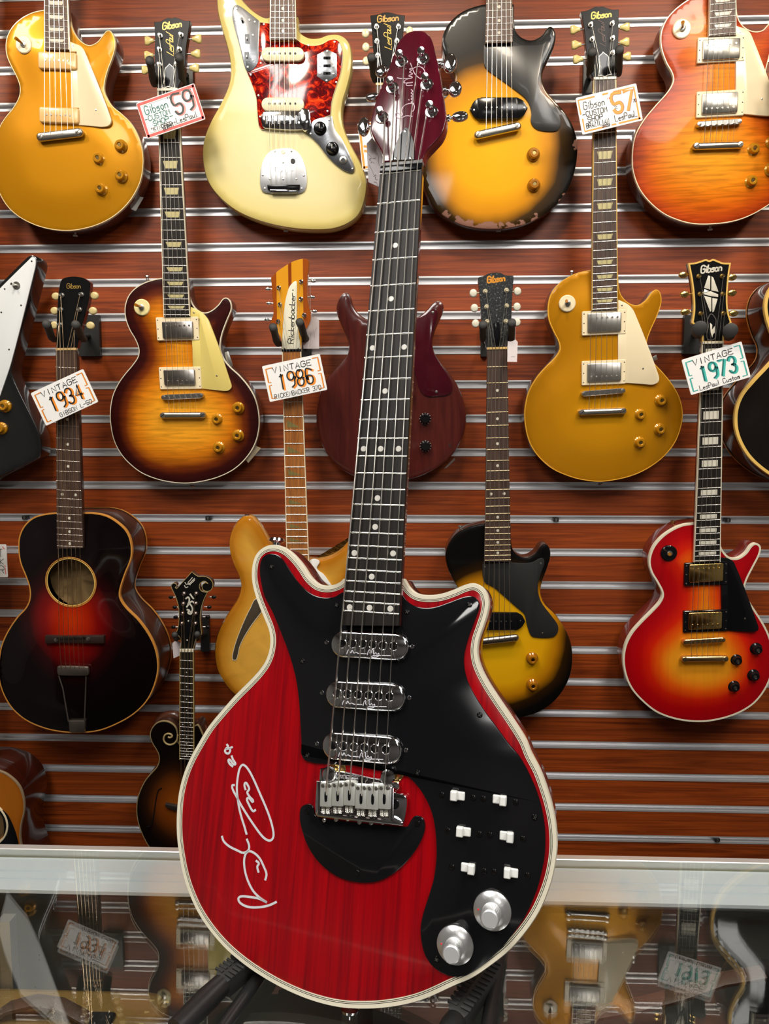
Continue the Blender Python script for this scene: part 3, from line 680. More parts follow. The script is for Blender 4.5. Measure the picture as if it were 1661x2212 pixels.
case('dark brown leather case with an arched stitched handle at the right of the counter', .10, .98, .30, .73, ZG-.20, ZG-.40, LEATHER,
     [(1215, 2216, .66), (1290, 2190, .66), (1385, 2172, .66), (1470, 2150, .66), (1560, 2118, .66), (1680, 2098, .66)])
def small(name, label, cat, u, v, y, parts):
    w_ = aty(u, v, y); r = thing(name, label, cat, Matrix.Translation((w_.x, w_.y, ZG-.40)))
    for nm, a, b, m in parts: box(nm, a, b, m, r, .001)
small('leaflet_stack', 'pale blue printed leaflets propped inside the counter below the guitar', 'leaflet', 945, 2190, .70, [('blue_cover', (-.035, -.02, 0), (.045, .02, .245), mat('pale_blue_print', '86A4D8', .5)), ('cream_page', (-.036, -.024, 0), (.02, -.0205, .225), PALECREAM)])
small('cardboard_box', 'small pale grey box standing inside the counter under the guitar', 'box', 815, 2195, .70, [('carton', (-.022, -.02, 0), (.022, .02, .25), mat('pale_grey_card', 'B9BCBC', .6)), ('window_slot', (-.008, -.0215, .215), (-.005, -.0205, .24), BLACKP)])
small('bone_figurine', 'small cream carved figurine inside the counter below the guitar', 'figurine', 668, 2190, .70, [('figure_base', (-.012, -.01, 0), (.012, .01, .19), PALECREAM), ('figure_body', (-.010, -.012, .191), (.008, .008, .235), PALECREAM), ('figure_head', (-.006, -.008, .236), (.004, .004, .250), PALECREAM)])
# ------------------------------------------------------------------ red guitar on the counter
Rb = Matrix(((.97137599, .05939544, -.2300019), (-.23754644, .24037696, -.94116449), (-.00061373, .96886072, .24760559)))
Xb, Yb, Nb = [Vector((Rb[0][i], Rb[1][i], Rb[2][i])) for i in range(3)]
T0 = Vector((-.00894033, .7487009, .27270508))+CAM
pb = Pl(T0-Nb*.012, Xb, Yb, Nb); pb = Pl(T0-Nb*.012+Yb*pb.p(755, 2170)[1]+Xb*pb.p(755, 2170)[0], Xb, Yb, Nb)
REDW = wood('cherry_red_body', 'A4020C', '6A020E', (220, 5, 20), .18, .35, .6, 4, .40, .75)
HEADR = wood('burgundy_headstock', '5E0A20', '480818', (160, 8, 20), .18, .8, .6, 4, .3, .75)
PGB = mat('gloss_black_pickguard', (.006, .006, .007), .08, coat=.1)
bm = thing('electric_guitar', 'cherry red double-cutaway electric guitar signed in silver, standing on the glass counter', 'electric guitar', pb.matrix())
OUT = 'J:895,508 870,530 830,547 780,551 730,537 680,492 640,432 600,380 550,330 500,300 450,290 395,300 345,338 318,395 308,480 318,560 345,650 385,750 415,825 427,890 420,965 395,1035 350,1100 290,1165 200,1255 100,1368 30,1455 N:190,5 140,95 100,190 72,300 60,420 60,540 72,650 95,770 130,880 180,990 245,1090 330,1190 425,1275 530,1350 650,1420 780,1480 900,1520 1020,1544 1140,1550 1250,1545 1380,1525 1500,1490 O:660,1566 770,1518 880,1445 1000,1350 1100,1240 1190,1110 1250,980 1290,850 1312,700 1308,560 1285,430 1250,310 1205,190 1150,85 K:815,1535 730,1400 645,1275 572,1160 524,1060 507,980 515,900 545,810 570,730 580,655 562,590 528,553 480,536 420,550 350,580 270,605 190,612 120,600 72,562 38,508*'
OUT = OUT.replace('J:895,508', 'J:895,508*')
bo, base = body(pb, OUT, .040, [REDW, MAHOR], bm, arch=0, rf=.0016, rb=.006, grid=.02)
multibinding(base, bm, [(.0032, IVORY), (.0005, BLACKP), (.0007, IVORY), (.0005, BLACKP), (.0007, IVORY)], .007)
PG = 'J:885,592* 830,622 760,625 690,602 620,545 560,465 520,402 480,357 440,345 400,350 370,378 358,440 365,520 390,620 440,720 500,865 550,1000 590,1150 610,1300 625,1560 628,1640 N:782,20 780,70 790,105 830,125 900,135 1070,145 O:100,165 200,178 290,195 370,240 440,320 495,420 525,520 540,650 540,760 525,880 500,970 465,1080 440,1190 445,1290 470,1380 520,1450 600,1500 680,1515 750,1495 850,1430 960,1330 1040,1230 1120,1110 1185,960 1215,850 1235,740 1240,620 1230,500 1200,370 1150,240 1080,110 K:700,1550 620,1440 560,1360 490,1250 445,1160 425,1080 422,1000 440,920 470,830 500,750 520,690 515,650 480,618 420,622 330,655 240,685 170,692 J:1350,678 1300,645 1266,600*'
pgd = prism('pickguard', pb, PG, 0, .0022, PGB, bm, .0007)
prism('tremolo_guard', pb, 'BR:45,600 80,555 140,540 190,560 212,610 220,660 260,700 700,760 1270,812 1330,800 1365,740 1400,692 1440,680 1500,700 1535,760 1530,870 1480,1000 1400,1130 1280,1270 1130,1390 980,1460 850,1480 700,1470 520,1420 360,1320 230,1190 130,1030 75,880 42,740', 0, .0022, PGB, bm, .0007)
HT = .012
nk = Neck(pb, 'X:820.4,374.9', 'X:910.8,366.5', 'X:738,1351', 'X:861,1352', 24, HT, bm, EBONY, 'dot', mat('white_dot', 'E6E6E4', .35), None, MAHOR, .0045, .590, None, dots={}, fr=.0009, neckd=.019, heel=0)
nk.fret(0, .0009, FRETM)
for c in ('C:278,1572', 'F:1022,313', 'F:903,628', 'F:1106,622', 'F:983,904', 'F:846,1274', 'F:955,1274', 'F:1070,1274', 'F:935,1590', 'J:1098,173', 'J:965,340', 'J:1213,343', 'J:1076,492', 'J:935,688', 'J:1062,691', 'J:1195,697'):
    disc('fret_marker', pb.c(c, HT), .0029, HT-.001, HT+.0002, DOTM, nk.fb, 14)
prism('nut', pb, 'BH:368,1850* 905,1800* 898,1875* 358,1925*', HT-.006, HT+.0022, BLACKP, bm, .0006, sm=False)
prism('nut_shelf', pb, 'BH:380,1802* 912,1758* 908,1800* 368,1848*', HT-.006, HT+.0012, mat('grey_graphite', (.17, .165, .16), .4), bm, .0005, sm=False)
# headstock
HZ = .008
hq = spline(pb.pts(P('BH:860,95 940,108 1000,155 1042,240 1067,350 1105,500 1150,760 1185,1000 1203,1150 1208,1260 1185,1360 1140,1450 1060,1540 960,1650 912,1760* 405,1795* 400,1700 345,1585 285,1480 248,1400 240,1300 255,1200 300,1030 350,890 420,720 500,510 560,350 600,250 660,170 740,110'), HZ), 5)
hs = loops('headstock', hq, [(.0012, HZ), (.0004, HZ-.0004), (0, HZ-.0012), (0, HZ-.013), (.002, HZ-.015)], [HEADR, MAHOR], bm, mi=[0, 0, 1, 1])
posts = []
for c in ('BH:388,1213', 'BH:520,830', 'BH:640,490', 'BH:918,455', 'BH:966,785', 'BH:1027,1140'):
    o, C = post(pb, c, hs, CHROME, HZ, .0066, .0125); posts.append((C[0], C[1]))
for c, s, a, b in (('BH:155,1340', -1, .0068, .0105), ('BH:272,958', -1, .0078, .0042), ('BH:385,628', -1, .0068, .0065), ('BH:1268,522', 1, .0072, .0108), ('BH:1332,855', 1, .0072, .0082), ('BH:1395,1208', 1, .0085, .0050)):
    o = button(pb, c, s, hs, CHROME, HZ-.008, a, b, stem=.014, sm=CHROME); C = pb.c(c, HZ-.008)
    for k in (0, 1, 2): x = C[0]-s*(a+.002+k*.0036); tube('shaft_ring', [(x, C[1], HZ-.008), (x-s*.0024, C[1], HZ-.008)], .0034, CHROME, o, 12)
tb = dedupe(ccw(spline(pb.pts(P('BH:700,1345 760,1420 800,1550 806,1762* 520,1772* 545,1620 600,1480 650,1390'), HZ+.002), 5)))
tr = loops('truss_rod_cover', tb, [(.0003, HZ+.002), (0, HZ+.0016), (0, HZ)], BLACKP, bm)
for c in ('BH:690,1395', 'BH:560,1748', 'BH:757,1742'): screw(pb.c(c, HZ+.002), .0016, HZ+.002, tr, CHROME, 'cover_screw')
WV = mat('headstock_signature_ink', 'D8B8C4', .35)
strokes('printed_signature', pb, ['BH:645,1222 600,1225 575,1205 558,1185 575,1160 620,1168 652,1186 638,1140 660,1082 700,1050 760,1035 800,1052 805,1100 785,1140', 'BH:778,1202 700,1197 645,1222',
    'BH:800,1035 765,1020 788,1000 765,975 790,960 765,940 788,920 765,900 785,880 765,855', 'BH:735,985 738,995', 'BH:585,705 640,715 720,718 690,735 672,765 700,772 785,762', 'BH:785,765 700,792 780,802', 'BH:720,715 780,700 735,680 782,655 745,632 770,610 745,590 780,588',
    'BH:755,515 780,580 810,650 860,700 905,718 940,670 932,600 880,562 830,565 782,590', 'BH:668,602 672,610', 'BH:560,935 562,945'], 1.7, HZ+.0003, WV, hs)
# pickups
for a, b, r, hl in (('PK:350,357', 'PK:1132,395', 27.3, ['340,345', '490,345', '645,350', '795,358', '945,375', '1105,386']), ('PK:278,1108', 'PK:1075,1152', 28.2, ['265,1090', '415,1100', '575,1110', '735,1120', '885,1130', '1045,1142']), ('PK:225,1878', 'PK:1022,1942', 28, ['205,1866', '355,1876', '515,1892', '670,1900', '825,1917', '990,1930'])):
    h1 = .0075; A, B = pb.c(a, h1), pb.c(b, h1); q = P(a)[0]; R_ = pb.mm(r, q, h1)
    st = stadium(A, B, R_, 10)
    slab('pickup_rim', stadium(A, B, R_+.0006, 10), .002, .0034, BLACKP, bm)
    pk = loops('pickup', st, [(.0022, h1), (.0007, h1-.0006), (0, h1-.0022), (0, .002)], CHROME, bm, ang=80)
    for c in hl:
        C = pb.c('PK:'+c, h1); q2 = P('PK:'+c)[0]; rr = pb.mm(8.6, q2, h1)
        disc('pole_hole', C, rr, h1-.001, h1+.0002, BLACKP, pk, 20)
        lathe('pole_ring', C, [(rr*.97, h1+.0002), (rr*1.05, h1+.0005), (rr*1.16, h1+.0001)], CHROME, pk, 20)
    d = Vector(B)-Vector(A); d.normalize(); n = Vector((-d.y, d.x)); c0 = Vector(A).lerp(Vector(B), .46)-n*R_*.62
    L = Vector(B)-Vector(A); S_ = lambda *p: spline([(c0.x+d.x*x*.001+n.x*y*.001, c0.y+d.y*x*.001+n.y*y*.001) for x, y in p], 3, False)
    ribbon('engraved_signature', [S_((-19, -1), (-17, 3), (-15, 0), (-14, 2.5), (-12, 0), (-10, 1), (-8, 0), (-4, 0), (0, 0)), S_((1, -1), (3, 4), (4, 0), (6, 4.5), (7, 0), (9, 1.5), (10, 0), (12, 1), (11, -2), (5, -2.2), (12, -1), (23, -.5))], .0006, h1+.00025, WHITEINK, pk)
for c in ('PK:105,330', 'PK:1385,395', 'PK:38,1082', 'PK:1342,1162', 'J:725,1562', 'PK:1290,1945'): screw(pb.c(c, .0022), .0022, .0022, pgd, CHROME, 'height_screw')
for c in ('J:435,428', 'J:852,675', 'J:1303,718', 'J:632,1033', 'N:815,85', 'K:457,672', 'K:522,1378', 'O:422,207', 'O:1172,492', 'O:543,1400'):
    C = pb.c(c, .0022); o = screw(C, .0026, .0022, pgd, mat('dark_screw', (.10, .10, .10), .2, 1), 'guard_screw')
    ribbon('screw_cross', [[(C[0]-.0012, C[1]-.0008), (C[0]+.0012, C[1]+.0008)], [(C[0]-.0008, C[1]+.0012), (C[0]+.0008, C[1]-.0012)]], .0004, .0033, NICKEL, o)
for c in ('BR:130,630', 'BR:1450,770', 'BR:728,1362'): screw(pb.c(c, .0022), .0026, .0022, bm, MATS['dark_screw'], 'guard_screw')
# selector slides
SW = [('O:675,357', -1), ('O:945,383', 1), ('O:713,588', -1), ('O:990,618', 1), ('O:741,822', 1), ('O:1018,853', -1)]
for c, s in SW:
    C = pb.c(c, .006); q = P(c)[0]; L_ = pb.mm(15.2, q, .006); a = math.radians(-1); x, y = C; W_ = .0042
    o = loops('slide_switch', rrect(x-L_, y-W_*.86, x+L_, y+W_*.86, .001), [(.0008, .0042), (0, .0034), (0, .002)], WHITEP, bm)
    loops('switch_nib', rrect(x+(0 if s > 0 else -L_), y-W_, x+(L_ if s > 0 else 0), y+W_, .001), [(.001, .0085), (.0003, .0078), (0, .0068), (0, .003)], WHITEP, o)
for c in ('O:577,348', 'O:778,367', 'O:843,373', 'O:1050,395', 'O:615,578', 'O:817,600', 'O:885,606', 'O:1097,630', 'O:640,810', 'O:847,837', 'O:912,842', 'O:1127,866'):
    screw(pb.c(c, .0022), .0026, .0022, pgd, MATS['dark_screw'], 'switch_screw')
SATIN = mat('satin_silver', (.80, .80, .80), .3, .9, bump=.1, bscale=500)
CAPM = mat('spun_silver_cap', (.88, .88, .89), .42, .7)
for c, r in (('O:900,1087', 121), ('O:662,1307', 117)):
    C = pb.c(c, .003); q = P(c)[0]; R_ = pb.mm(r/2.966, q, .003)
    o = lathe('control_knob', C, [(R_*.5, .0075), (R_*.94, .0052), (R_, .0042), (R_, .0025)], SATIN, bm, 64)
    V = [];
    k = lathe('knob_grip', C, [(R_*.38, .0226), (R_*.47, .0220), (R_*.475, .0075)], mat('knurled_silver', (.82, .82, .82), .35, .9), o, 56)
    disc('grip_cap', C, R_*.44, .0222, .0232, CAPM, k, 40)
    for t in range(0, 48): a = t*.1309; lathe('knurl', (C[0]+R_*.478*math.cos(a), C[1]+R_*.478*math.sin(a)), [(.0004, .0215), (.0005, .008)], MATS['knurled_silver'], k, 5) if t % 1 == 0 else None
    disc('red_pointer', (C[0]-R_*.72, C[1]), .0008, .005, .0068, mat('red_paint', (.7, .03, .05), .4), o, 10)
# bridge
BRC = CHROME
bp = prism('bridge', pb, 'BR:270,262* 280,115* 340,112 440,140 560,152 700,182 870,222 1010,242 1150,262* 1225,280* 1232,350 1172,362 1200,405 1290,425 1325,480 1312,640 1275,800* 900,768 250,692* 222,640 238,275*', .002, .0062, BRC, bm, .0012, n=4)
prism('bridge_wall', pb, 'BR:238,262* 290,268* 280,640* 700,690* 1105,725* 1120,340* 1165,345* 1160,700* 1270,760* 1262,800* 900,765* 250,690* 225,640*', .006, .0098, BRC, bp, .0012, sm=False)
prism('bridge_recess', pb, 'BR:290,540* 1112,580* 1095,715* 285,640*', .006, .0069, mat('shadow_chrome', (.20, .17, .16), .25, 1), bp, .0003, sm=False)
SAD = mat('satin_saddle', (.80, .81, .76), .38, .7)
tops = [(287, 278, 567), (428, 272, 560), (567, 262, 552), (707, 305, 592), (846, 310, 600), (985, 306, 595)]
for i, (x, y0, y1) in enumerate(tops):
    o = prism('saddle', pb, f'BR:{x},{y0+8}* {x+8},{y0}* {x+128},{y0+6}* {x+136},{y0+14}* {x+128},{y1+8}* {x-8},{y1}*', .006, .0125, SAD, bp, .0008, sm=False)
    prism('string_slot', pb, f'BR:{x+52},{y0+120} {x+67},{y0+105} {x+82},{y0+120} {x+80},{y0+220} {x+64},{y0+235} {x+50},{y0+220}', .0125, .0127, BLACKP, o, .0001)
    for dx in (30, 108): screw(pb.c(f'BR:{x+dx},{y0+40}', .0125), .0020, .0124, o, NICKEL, 'height_screw')
    for dx in (55, 104):
        a, b_ = Vector(pb.c(f'BR:{x+dx-12},{y1}', .008)), Vector(pb.c(f'BR:{x+dx-12},{y1+85}', .008)); pts_ = []
        for k in range(41): t = k/40; c = a.lerp(b_, t); pts_.append((c.x+.0016*math.cos(k*1.4), c.y, .0088+.0016*math.sin(k*1.4)))
        tube('intonation_spring', pts_, .0005, NICKEL, o, 5)
    c = pb.c(f'BR:{x+52},{y1+158}', .006); lathe('intonation_screw', c, [(.001, .0086), (.0018, .0078), (.0018, .005)], NICKEL, o, 10)
for c in ('BR:402,172', 'BR:1098,215'):
    C = pb.c(c, .010); lathe('pivot_stud', C, [(.002, .0150), (.0056, .0142), (.0068, .0122), (.0066, .0102), (.0052, .0094), (.0052, .005)], BRC, bp, 22)
    disc('stud_washer', (C[0]+.0042, C[1]+.0028), .0078, .0, .0016, GOLDM, bp, 22)
disc('arm_socket', pb.c('BR:1172,537', .0062), .0046, .005, .0065, BLACKP, bp, 20)
prism('bridge_badge', pb, 'BR:520,190* 750,205* 745,245* 515,232*', .006, .0066, MATS['shadow_chrome'], bp, .0002, sm=False)
script('badge_lettering', pb, 'Wilkinson', 'BR:530,228', 'BR:735,240', 'BR:532,196', .7, .0069, WHITEINK, bp)
# strings
sl = [nk.at(-.004, x*.001) for x in (-17.6, -10.6, -3.5, 3.5, 10.5, 17.4)]
SX = [('BH:410,1860', 'BR:352,350'), ('BH:497,1855', 'BR:490,350'), ('BH:587,1850', 'BR:632,345'), ('BH:675,1845', 'BR:772,365'), ('BH:762,1840', 'BR:915,368'), ('BH:845,1835', 'BR:1050,352')]
for i, (a, b_) in enumerate(SX):
    A, B_ = pb.c(a, HT+.003), pb.c(b_, .0165); p = posts[i]; rd = [.00085, .00075, .00065, .0005, .00045, .0004][i]
    tube('string', [(p[0]+(.004 if i < 3 else -.004), p[1]-.001, HZ+.0045), (A[0], A[1], HT+.0028), (B_[0], B_[1], .0150), (B_[0]-.0003, B_[1]-.010, .0105)], rd, STEEL, bm, 6)
strap_pin(pb, 'ST:497,250', bm, CHROME, -.014, .0085, 1); strap_pin(pb, 'J:470,262', bm, CHROME, -.016, .0088, -1)
strokes('silver_signature', pb, ['SG:170,105 185,130 160,155 147,190 185,215 210,180 205,150', 'SG:160,158 200,150 235,135', 'SG:228,245 245,290 275,345 240,335 215,300 190,290 200,335 240,372',
    'SG:260,600 236,605 242,655 290,745 340,840 420,970 500,1090 580,1200 640,1260 700,1280 737,1240 737,1160 702,1020 642,860 572,700 502,540 432,410 370,352 332,385 307,480 292,620 300,750 320,880 350,1000 385,1110 410,1200',
    'SG:398,655 385,600 400,572 427,605 442,650 420,690 445,740 492,805 440,760 415,770 440,840 490,920 520,905', 'SG:110,1230 132,1290 200,1352 300,1402 370,1430 430,1402 442,1345 415,1265',
    'SG:640,1760 655,1690 622,1600 572,1500 500,1430 430,1413 390,1470 382,1580 412,1730 480,1880 560,1970 652,2035', 'SG:650,2032 560,1990 440,1970 340,1965 310,1997 340,2050 430,2092 560,2097 680,2075 775,2033', 'SG:530,1530 562,1560 542,1600 557,1665'], 4.0, .0004, SILVERINK, bm)
# ------------------------------------------------------------------ guitar stand
gs = aty(735, 2150, .66); gs.z = ZG
stand = thing('guitar_stand', 'black folding guitar stand with ribbed rubber pads under the red guitar', 'guitar stand', Matrix.Translation(gs))
def arm(p, name, ribs):
    q = [Vector(atz(u, v, ZG+z))-gs for u, v, z in p]
    o = tube(name, [q[1], q[2], q[3]], [.0095, .0105, .0095], BLACKMET, stand, 14)
    a, b = q[0], q[1]; d = (b-a).normalized(); s = d.cross(Vector((0, 0, 1))).normalized(); u = s.cross(d)
    pad = tube('rubber_pad', [a, a+d*.004, b-d*.003, b], [.009, .0125, .0125, .010], RUBBER, stand, 4)
    for k in range(ribs):
        for e in (-.0062, .0062):
            c = a.lerp(b, .08+.84*k/(ribs-1))+u*.009+s*e; tube('pad_rib', [c-s*.0045+u*.0, c+s*.0045], .0016, RUBBER, pad, 5)
    return o
arm([(562, 2058, .016), (478, 2128, .016), (445, 2160, .016), (380, 2225, .014)], 'support_arm', 10)
arm([(1065, 2085, .016), (985, 2205, .016), (975, 2222, .016), (940, 2290, .014)], 'support_arm', 12)
for p in (((600, 2050, .006), (478, 2225, .006)), ((1085, 2020, .010), (1050, 2240, .006))):
    a, b = [Vector(atz(u, v, ZG+z))-gs for u, v, z in p]; tube('leg', [a, b], .0062, BLACKMET, stand, 12)
a = Vector(atz(600, 2050, ZG+.02))-gs; b = Vector(atz(1085, 2020, ZG+.02))-gs
tube('crossbar', [a, b], .008, BLACKMET, stand, 12)
# ------------------------------------------------------------------ guitars on the wall
def far_head(nk, root, facem=BLACKG, sidem=MAHOD, w=.076, L=.19, hz=.006):
    """open-book headstock above the nut, beyond the top of the photograph"""
    t = lambda y, x: nk.at(-y, x)
    b = [t(0, -nk.w0/2), t(.03, -nk.w0*.55), t(.06, -w*.47), (*t(.12, -w*.46),), t(L, -w*.53), t(L+.004, -w*.25), t(L+.014, -w*.08), t(L+.009, 0), t(L+.014, w*.08), t(L+.004, w*.25), t(L, w*.53), t(.12, w*.46), t(.06, w*.47), t(.03, nk.w0*.55), t(0, nk.w0/2)]
    h = loops('headstock', b, [(.0006, hz), (0, hz-.0006), (0, hz-.002), (0, hz-.014)], [facem, sidem], root, mi=[0, 0, 1])
    P_ = []
    for y, s in ((.055, -1), (.098, -1), (.141, -1), (.141, 1), (.098, 1), (.055, 1)):
        o, C = post(None, t(y, s*w*.33), h, NICKEL, hz); P_.append(C); button(None, (C[0]+s*w*.30, C[1]), s, h, TUNERG, hz-.008, .0095, .0085, 'key')
    return h, P_
def top_script(pl, h, o, r, u, m=GOLDINK, s='Gibson', px=2.0, hz=.004):
    return script('headstock_lettering', pl, s, o, r, u, px, hz+.0004, m, h, slant=.8, gap=.9)
STR = (.00055, .00025)
# --- 1 gold top with two cream pickups, top left
p = wplane((114, -373), (141, 500), .12, .062)
g = thing('electric_guitar', 'gold single-cut guitar with cream bar pickups at the top left of the wall', 'electric guitar', p.matrix())
GOLDTOP = burst('gold_top_lacquer', [(0, 'B27A0C'), (.25, 'BD800E'), (1, 'C8880F')], rough=.34, coat=.25, metal=.35)
GOLDTOP2 = burst('bright_gold_lacquer', [(0, 'B4780A'), (.25, 'C4840E'), (1, 'DC9A14')], rough=.30, coat=.4, metal=.3)
b, base = body(p, 'A:278,64* 210,80 140,115 85,165 50,225 37,290 45,360 75,430 110,500 128,560 122,620 85,690 40,745 5,798 -25,870 -44,960 -47,1060 -32,1160 0,1245 50,1325 120,1388 220,1440 330,1470 450,1478 580,1455 690,1410 780,1345 850,1262 900,1160 918,1050 912,960 885,870 840,790 780,730 722,682 690,635 668,580 672,520 690,450 720,370 738,300 735,250 712,203 685,198 655,232 620,272 570,290 520,265 480,215 455,150 443,64*', .048, [GOLDTOP, MAHO], g, arch=.006)
binding(base, g, CREAM, w=.0014, dep=.006)
nk = Neck(p, 'X:93.7,-373', 'X:134.3,-373', 'A:285,318', 'A:443,318', 22, .013, g, ROSEL, 'trap', PEARL, IVORY, MAHO)
hd, ps = far_head(nk, g)
prism('pickguard', p, 'A:443,262* 470,275 520,298 548,345 710,760 700,800 660,812 600,808 505,800* 505,690* 455,690* 455,440* 490,440* 490,330* 443,330*', .004, .009, PALECREAM, g)
screw(p.c('A:615,705', .009), .0022, .009, g); screw(p.c('A:468,290', .009), .002, .009, g)
for x0, y0, x1, y1 in ((240, 327, 493, 448), (247, 682, 507, 793)):
    a, c = p.p(*P(f'A:{x0},{y0}')[0][:2], .012), p.p(*P(f'A:{x1},{y1}')[0][:2], .012)
    o = loops('pickup', rrect(a.x, a.y, c.x, c.y, .005), [(.003, .013), (.001, .0124), (0, .010), (0, .002)], mat('aged_cream_cover', 'E2B878', .3, coat=.3), g, ang=60)
    for k in range(6): X = a.x+(c.x-a.x)*(.20+.116*k); disc('pole_screw', (X, (a.y+c.y)/2), .0021, .012, .0137, NICKEL, o, 10)
A_, B_ = stopbar(p, 'A:228,878', 'A:530,842', g, NICKEL, .009, .0185, 'wrap_bridge')
nk.strings((tuple(A_.lerp(B_, .2)), tuple(A_.lerp(B_, .82))), .0205, ps, .012, STR, STEEL)
for c in ('A:766,930', 'A:627,1013', 'A:768,1122', 'A:641,1207'): knob(p, c, g, GOLDKNOB, .0138, .0145, .001)
toggle(p, 'A:150,283', g, PALECREAM, .0172)
strap_pin(p, 'A:483,1508', g)
prism('jack_plate', p, 'A:872,1255* 920,1265* 870,1352* 828,1335*', -.030, -.0295, WHITEP, g, .0001, sm=False)
# --- 2 white offset guitar
p = wplane((609, -372), (620, 495), .12, .058)
g = thing('electric_guitar', 'cream white offset guitar with a red tortoiseshell pickguard and chrome plates', 'electric guitar', p.matrix())
WHITEB = burst('aged_white_lacquer', [(0, 'D6C478'), (.12, 'E0D290'), (.5, 'E8DCA6'), (1, 'EAE0B0')], rough=.25, coat=.3)
b, base = body(p, 'B:542,96* 520,105 480,92 420,50 370,-2 340,-50 300,-115 255,-150 215,-125 198,-60 197,0 205,80 230,180 262,290 281,380 284,480 266,560 220,660 160,770 120,870 105,970 115,1080 150,1180 220,1270 320,1350 430,1402 560,1442 700,1467 850,1475 950,1467 1040,1435 1110,1380 1150,1290 1166,1190 1155,1120 1120,1030 1060,920 1020,820 1005,740 1012,650 1042,550 1065,450 1070,370 1060,290 1030,240 980,212 910,215 860,233 800,235 750,213 725,180 718,96*', .042, [WHITEB, WHITEB], g, rf=.009, rb=.009)
TORT = bpy.data.materials.new('red_tortoiseshell'); TORT.use_nodes = True; N_, L_ = nt(TORT); bb = N_['Principled BSDF']; bb.inputs['Roughness'].default_value = .12; bb.inputs['Coat Weight'].default_value = .5
tc = N_.new('ShaderNodeTexCoord'); nz = N_.new('ShaderNodeTexNoise'); nz.inputs['Scale'].default_value = 50; nz.inputs['Detail'].default_value = 6; nz.inputs['Roughness'].default_value = .7; nz.inputs['Distortion'].default_value = 1.6
rr = ramp(N_, [(.42, '4A060C'), (.50, '7E0A0C'), (.56, 'C4240A'), (.62, 'F4501A')]); L_.new(tc.outputs['Object'], nz.inputs['Vector']); L_.new(nz.outputs[0], rr.inputs[0]); L_.new(rr.outputs[0], bb.inputs['Base Color'])
pg = prism('pickguard', p, 'B:480,142* 540,150* 540,250* 712,250* 745,275 800,292 870,285 930,255 975,258 1003,310 1005,400 990,480 960,570 938,650 930,735* 890,750 830,768 795,800* 770,835 490,828* 472,800 462,700 455,620 425,530 395,458* 440,435 465,390 470,300*', .0005, .0032, TORT, g, .001)
loops('guard_edge', dedupe(ccw(spline(p.pts(P('B:480,142* 540,150* 540,250* 712,250* 745,275 800,292 870,285 930,255 975,258 1003,310 1005,400 990,480 960,570 938,650 930,735* 890,750 830,768 795,800* 770,835 490,828* 472,800 462,700 455,620 425,530 395,458* 440,435 465,390 470,300*'), .003), 5))), [(-.0009, .0003), (-.0008, .002), (0, .0028)], PALECREAM, pg, caps=(False, False))
CHR2 = mat('worn_chrome_plate', (.50, .52, .56), .22, 1, bump=.1)
def plate(s, nm): return prism(nm, p, s, .002, .0042, CHR2, g, .0006)
pa = plate('B:303,60 320,33 350,38 420,90 475,133* 468,300 465,400 440,440 405,458 385,440 350,300 305,130', 'slide_switch_plate')
pc_ = plate('B:795,800* 830,767 900,748 940,745* 960,830 1010,900 1075,1040 1085,1085 1065,1105 1000,1080 920,1010 850,920 790,860 775,838*', 'control_plate')
pd = plate('B:845,350* 910,315* 970,345* 972,490* 905,530* 845,490*', 'three_switch_plate')
for c in ('B:330,55', 'B:323,128', 'B:412,128', 'B:447,140', 'B:435,225', 'B:434,385', 'B:401,430'): screw(p.c(c, .0042), .0024, .0042, pa)
for c in ('B:922,768', 'B:803,857', 'B:1072,1082'): screw(p.c(c, .0042), .0024, .0042, pc_)
for c in ('B:910,328', 'B:863,372', 'B:950,374', 'B:863,422', 'B:950,424', 'B:862,470', 'B:950,473', 'B:906,516'): screw(p.c(c, .0042), .0022, .0042, pd)
for c in ('B:505,155', 'B:790,290', 'B:957,268', 'B:485,405', 'B:420,480', 'B:470,612', 'B:967,527', 'B:912,712', 'B:480,748'): screw(p.c(c, .0032), .0022, .0032, pg)
for x, y, w_, h_, o in ((397, 250, 16, 32, pa), (395, 365, 16, 32, pa), (908, 372, 24, 10, pd), (908, 422, 24, 10, pd), (908, 470, 24, 10, pd)):
    a, c = p.p(*P(f'B:{x-w_},{y-h_}')[0][:2], .004), p.p(*P(f'B:{x+w_},{y+h_}')[0][:2], .004); s = slab('switch_slot', rrect(a.x, a.y, c.x, c.y, .0006), .003, .0045, BLACKP, o)
    box('slide_nib', (a.x*.6+c.x*.4, a.y*.6+c.y*.4, .004), (a.x*.4+c.x*.6, a.y*.4+c.y*.6, .0085), BLACKP if w_ > 20 else WHITEP, s)
tube('mini_toggle', [(*p.c('B:366,130', .004), .004), (*p.c('B:366,130', .004), .010)], .003, BLACKP, pa, 10)
for y in (347, 668):
    o = loops('pickup', stadium(p.c(f'B:528,{y}', .009), p.c(f'B:722,{y}', .009), .0128), [(.0015, .010), (0, .009), (0, .002)], mat('aged_white_cover', 'F1E8C4', .3, coat=.2), g, ang=60)
    for k in range(6): disc('pole_piece', p.c(f'B:{540+33*k},{y-4}', .010), .0024, .009, .0104, BLACKMET, o, 10)
    for x in (506, 743): screw(p.c(f'B:{x},{y}', .010), .0018, .0095, o)
br = prism('bridge', p, 'B:492,722 530,712 760,705 792,722 800,790 775,828 520,822 492,805', .003, .0085, CHROME, g, .002)
for k in range(6): tube('saddle', [(*p.c(f'B:{520+38*k},740', .0135), .0115), (*p.c(f'B:{520+38*k},795', .0135), .0115)], .0032, CHROME, br, 10)
prism('bridge_cover_edge', p, 'B:735,700 785,696 800,720 798,800 770,838 745,820 732,780', .008, .0155, CHROME, br, .003)
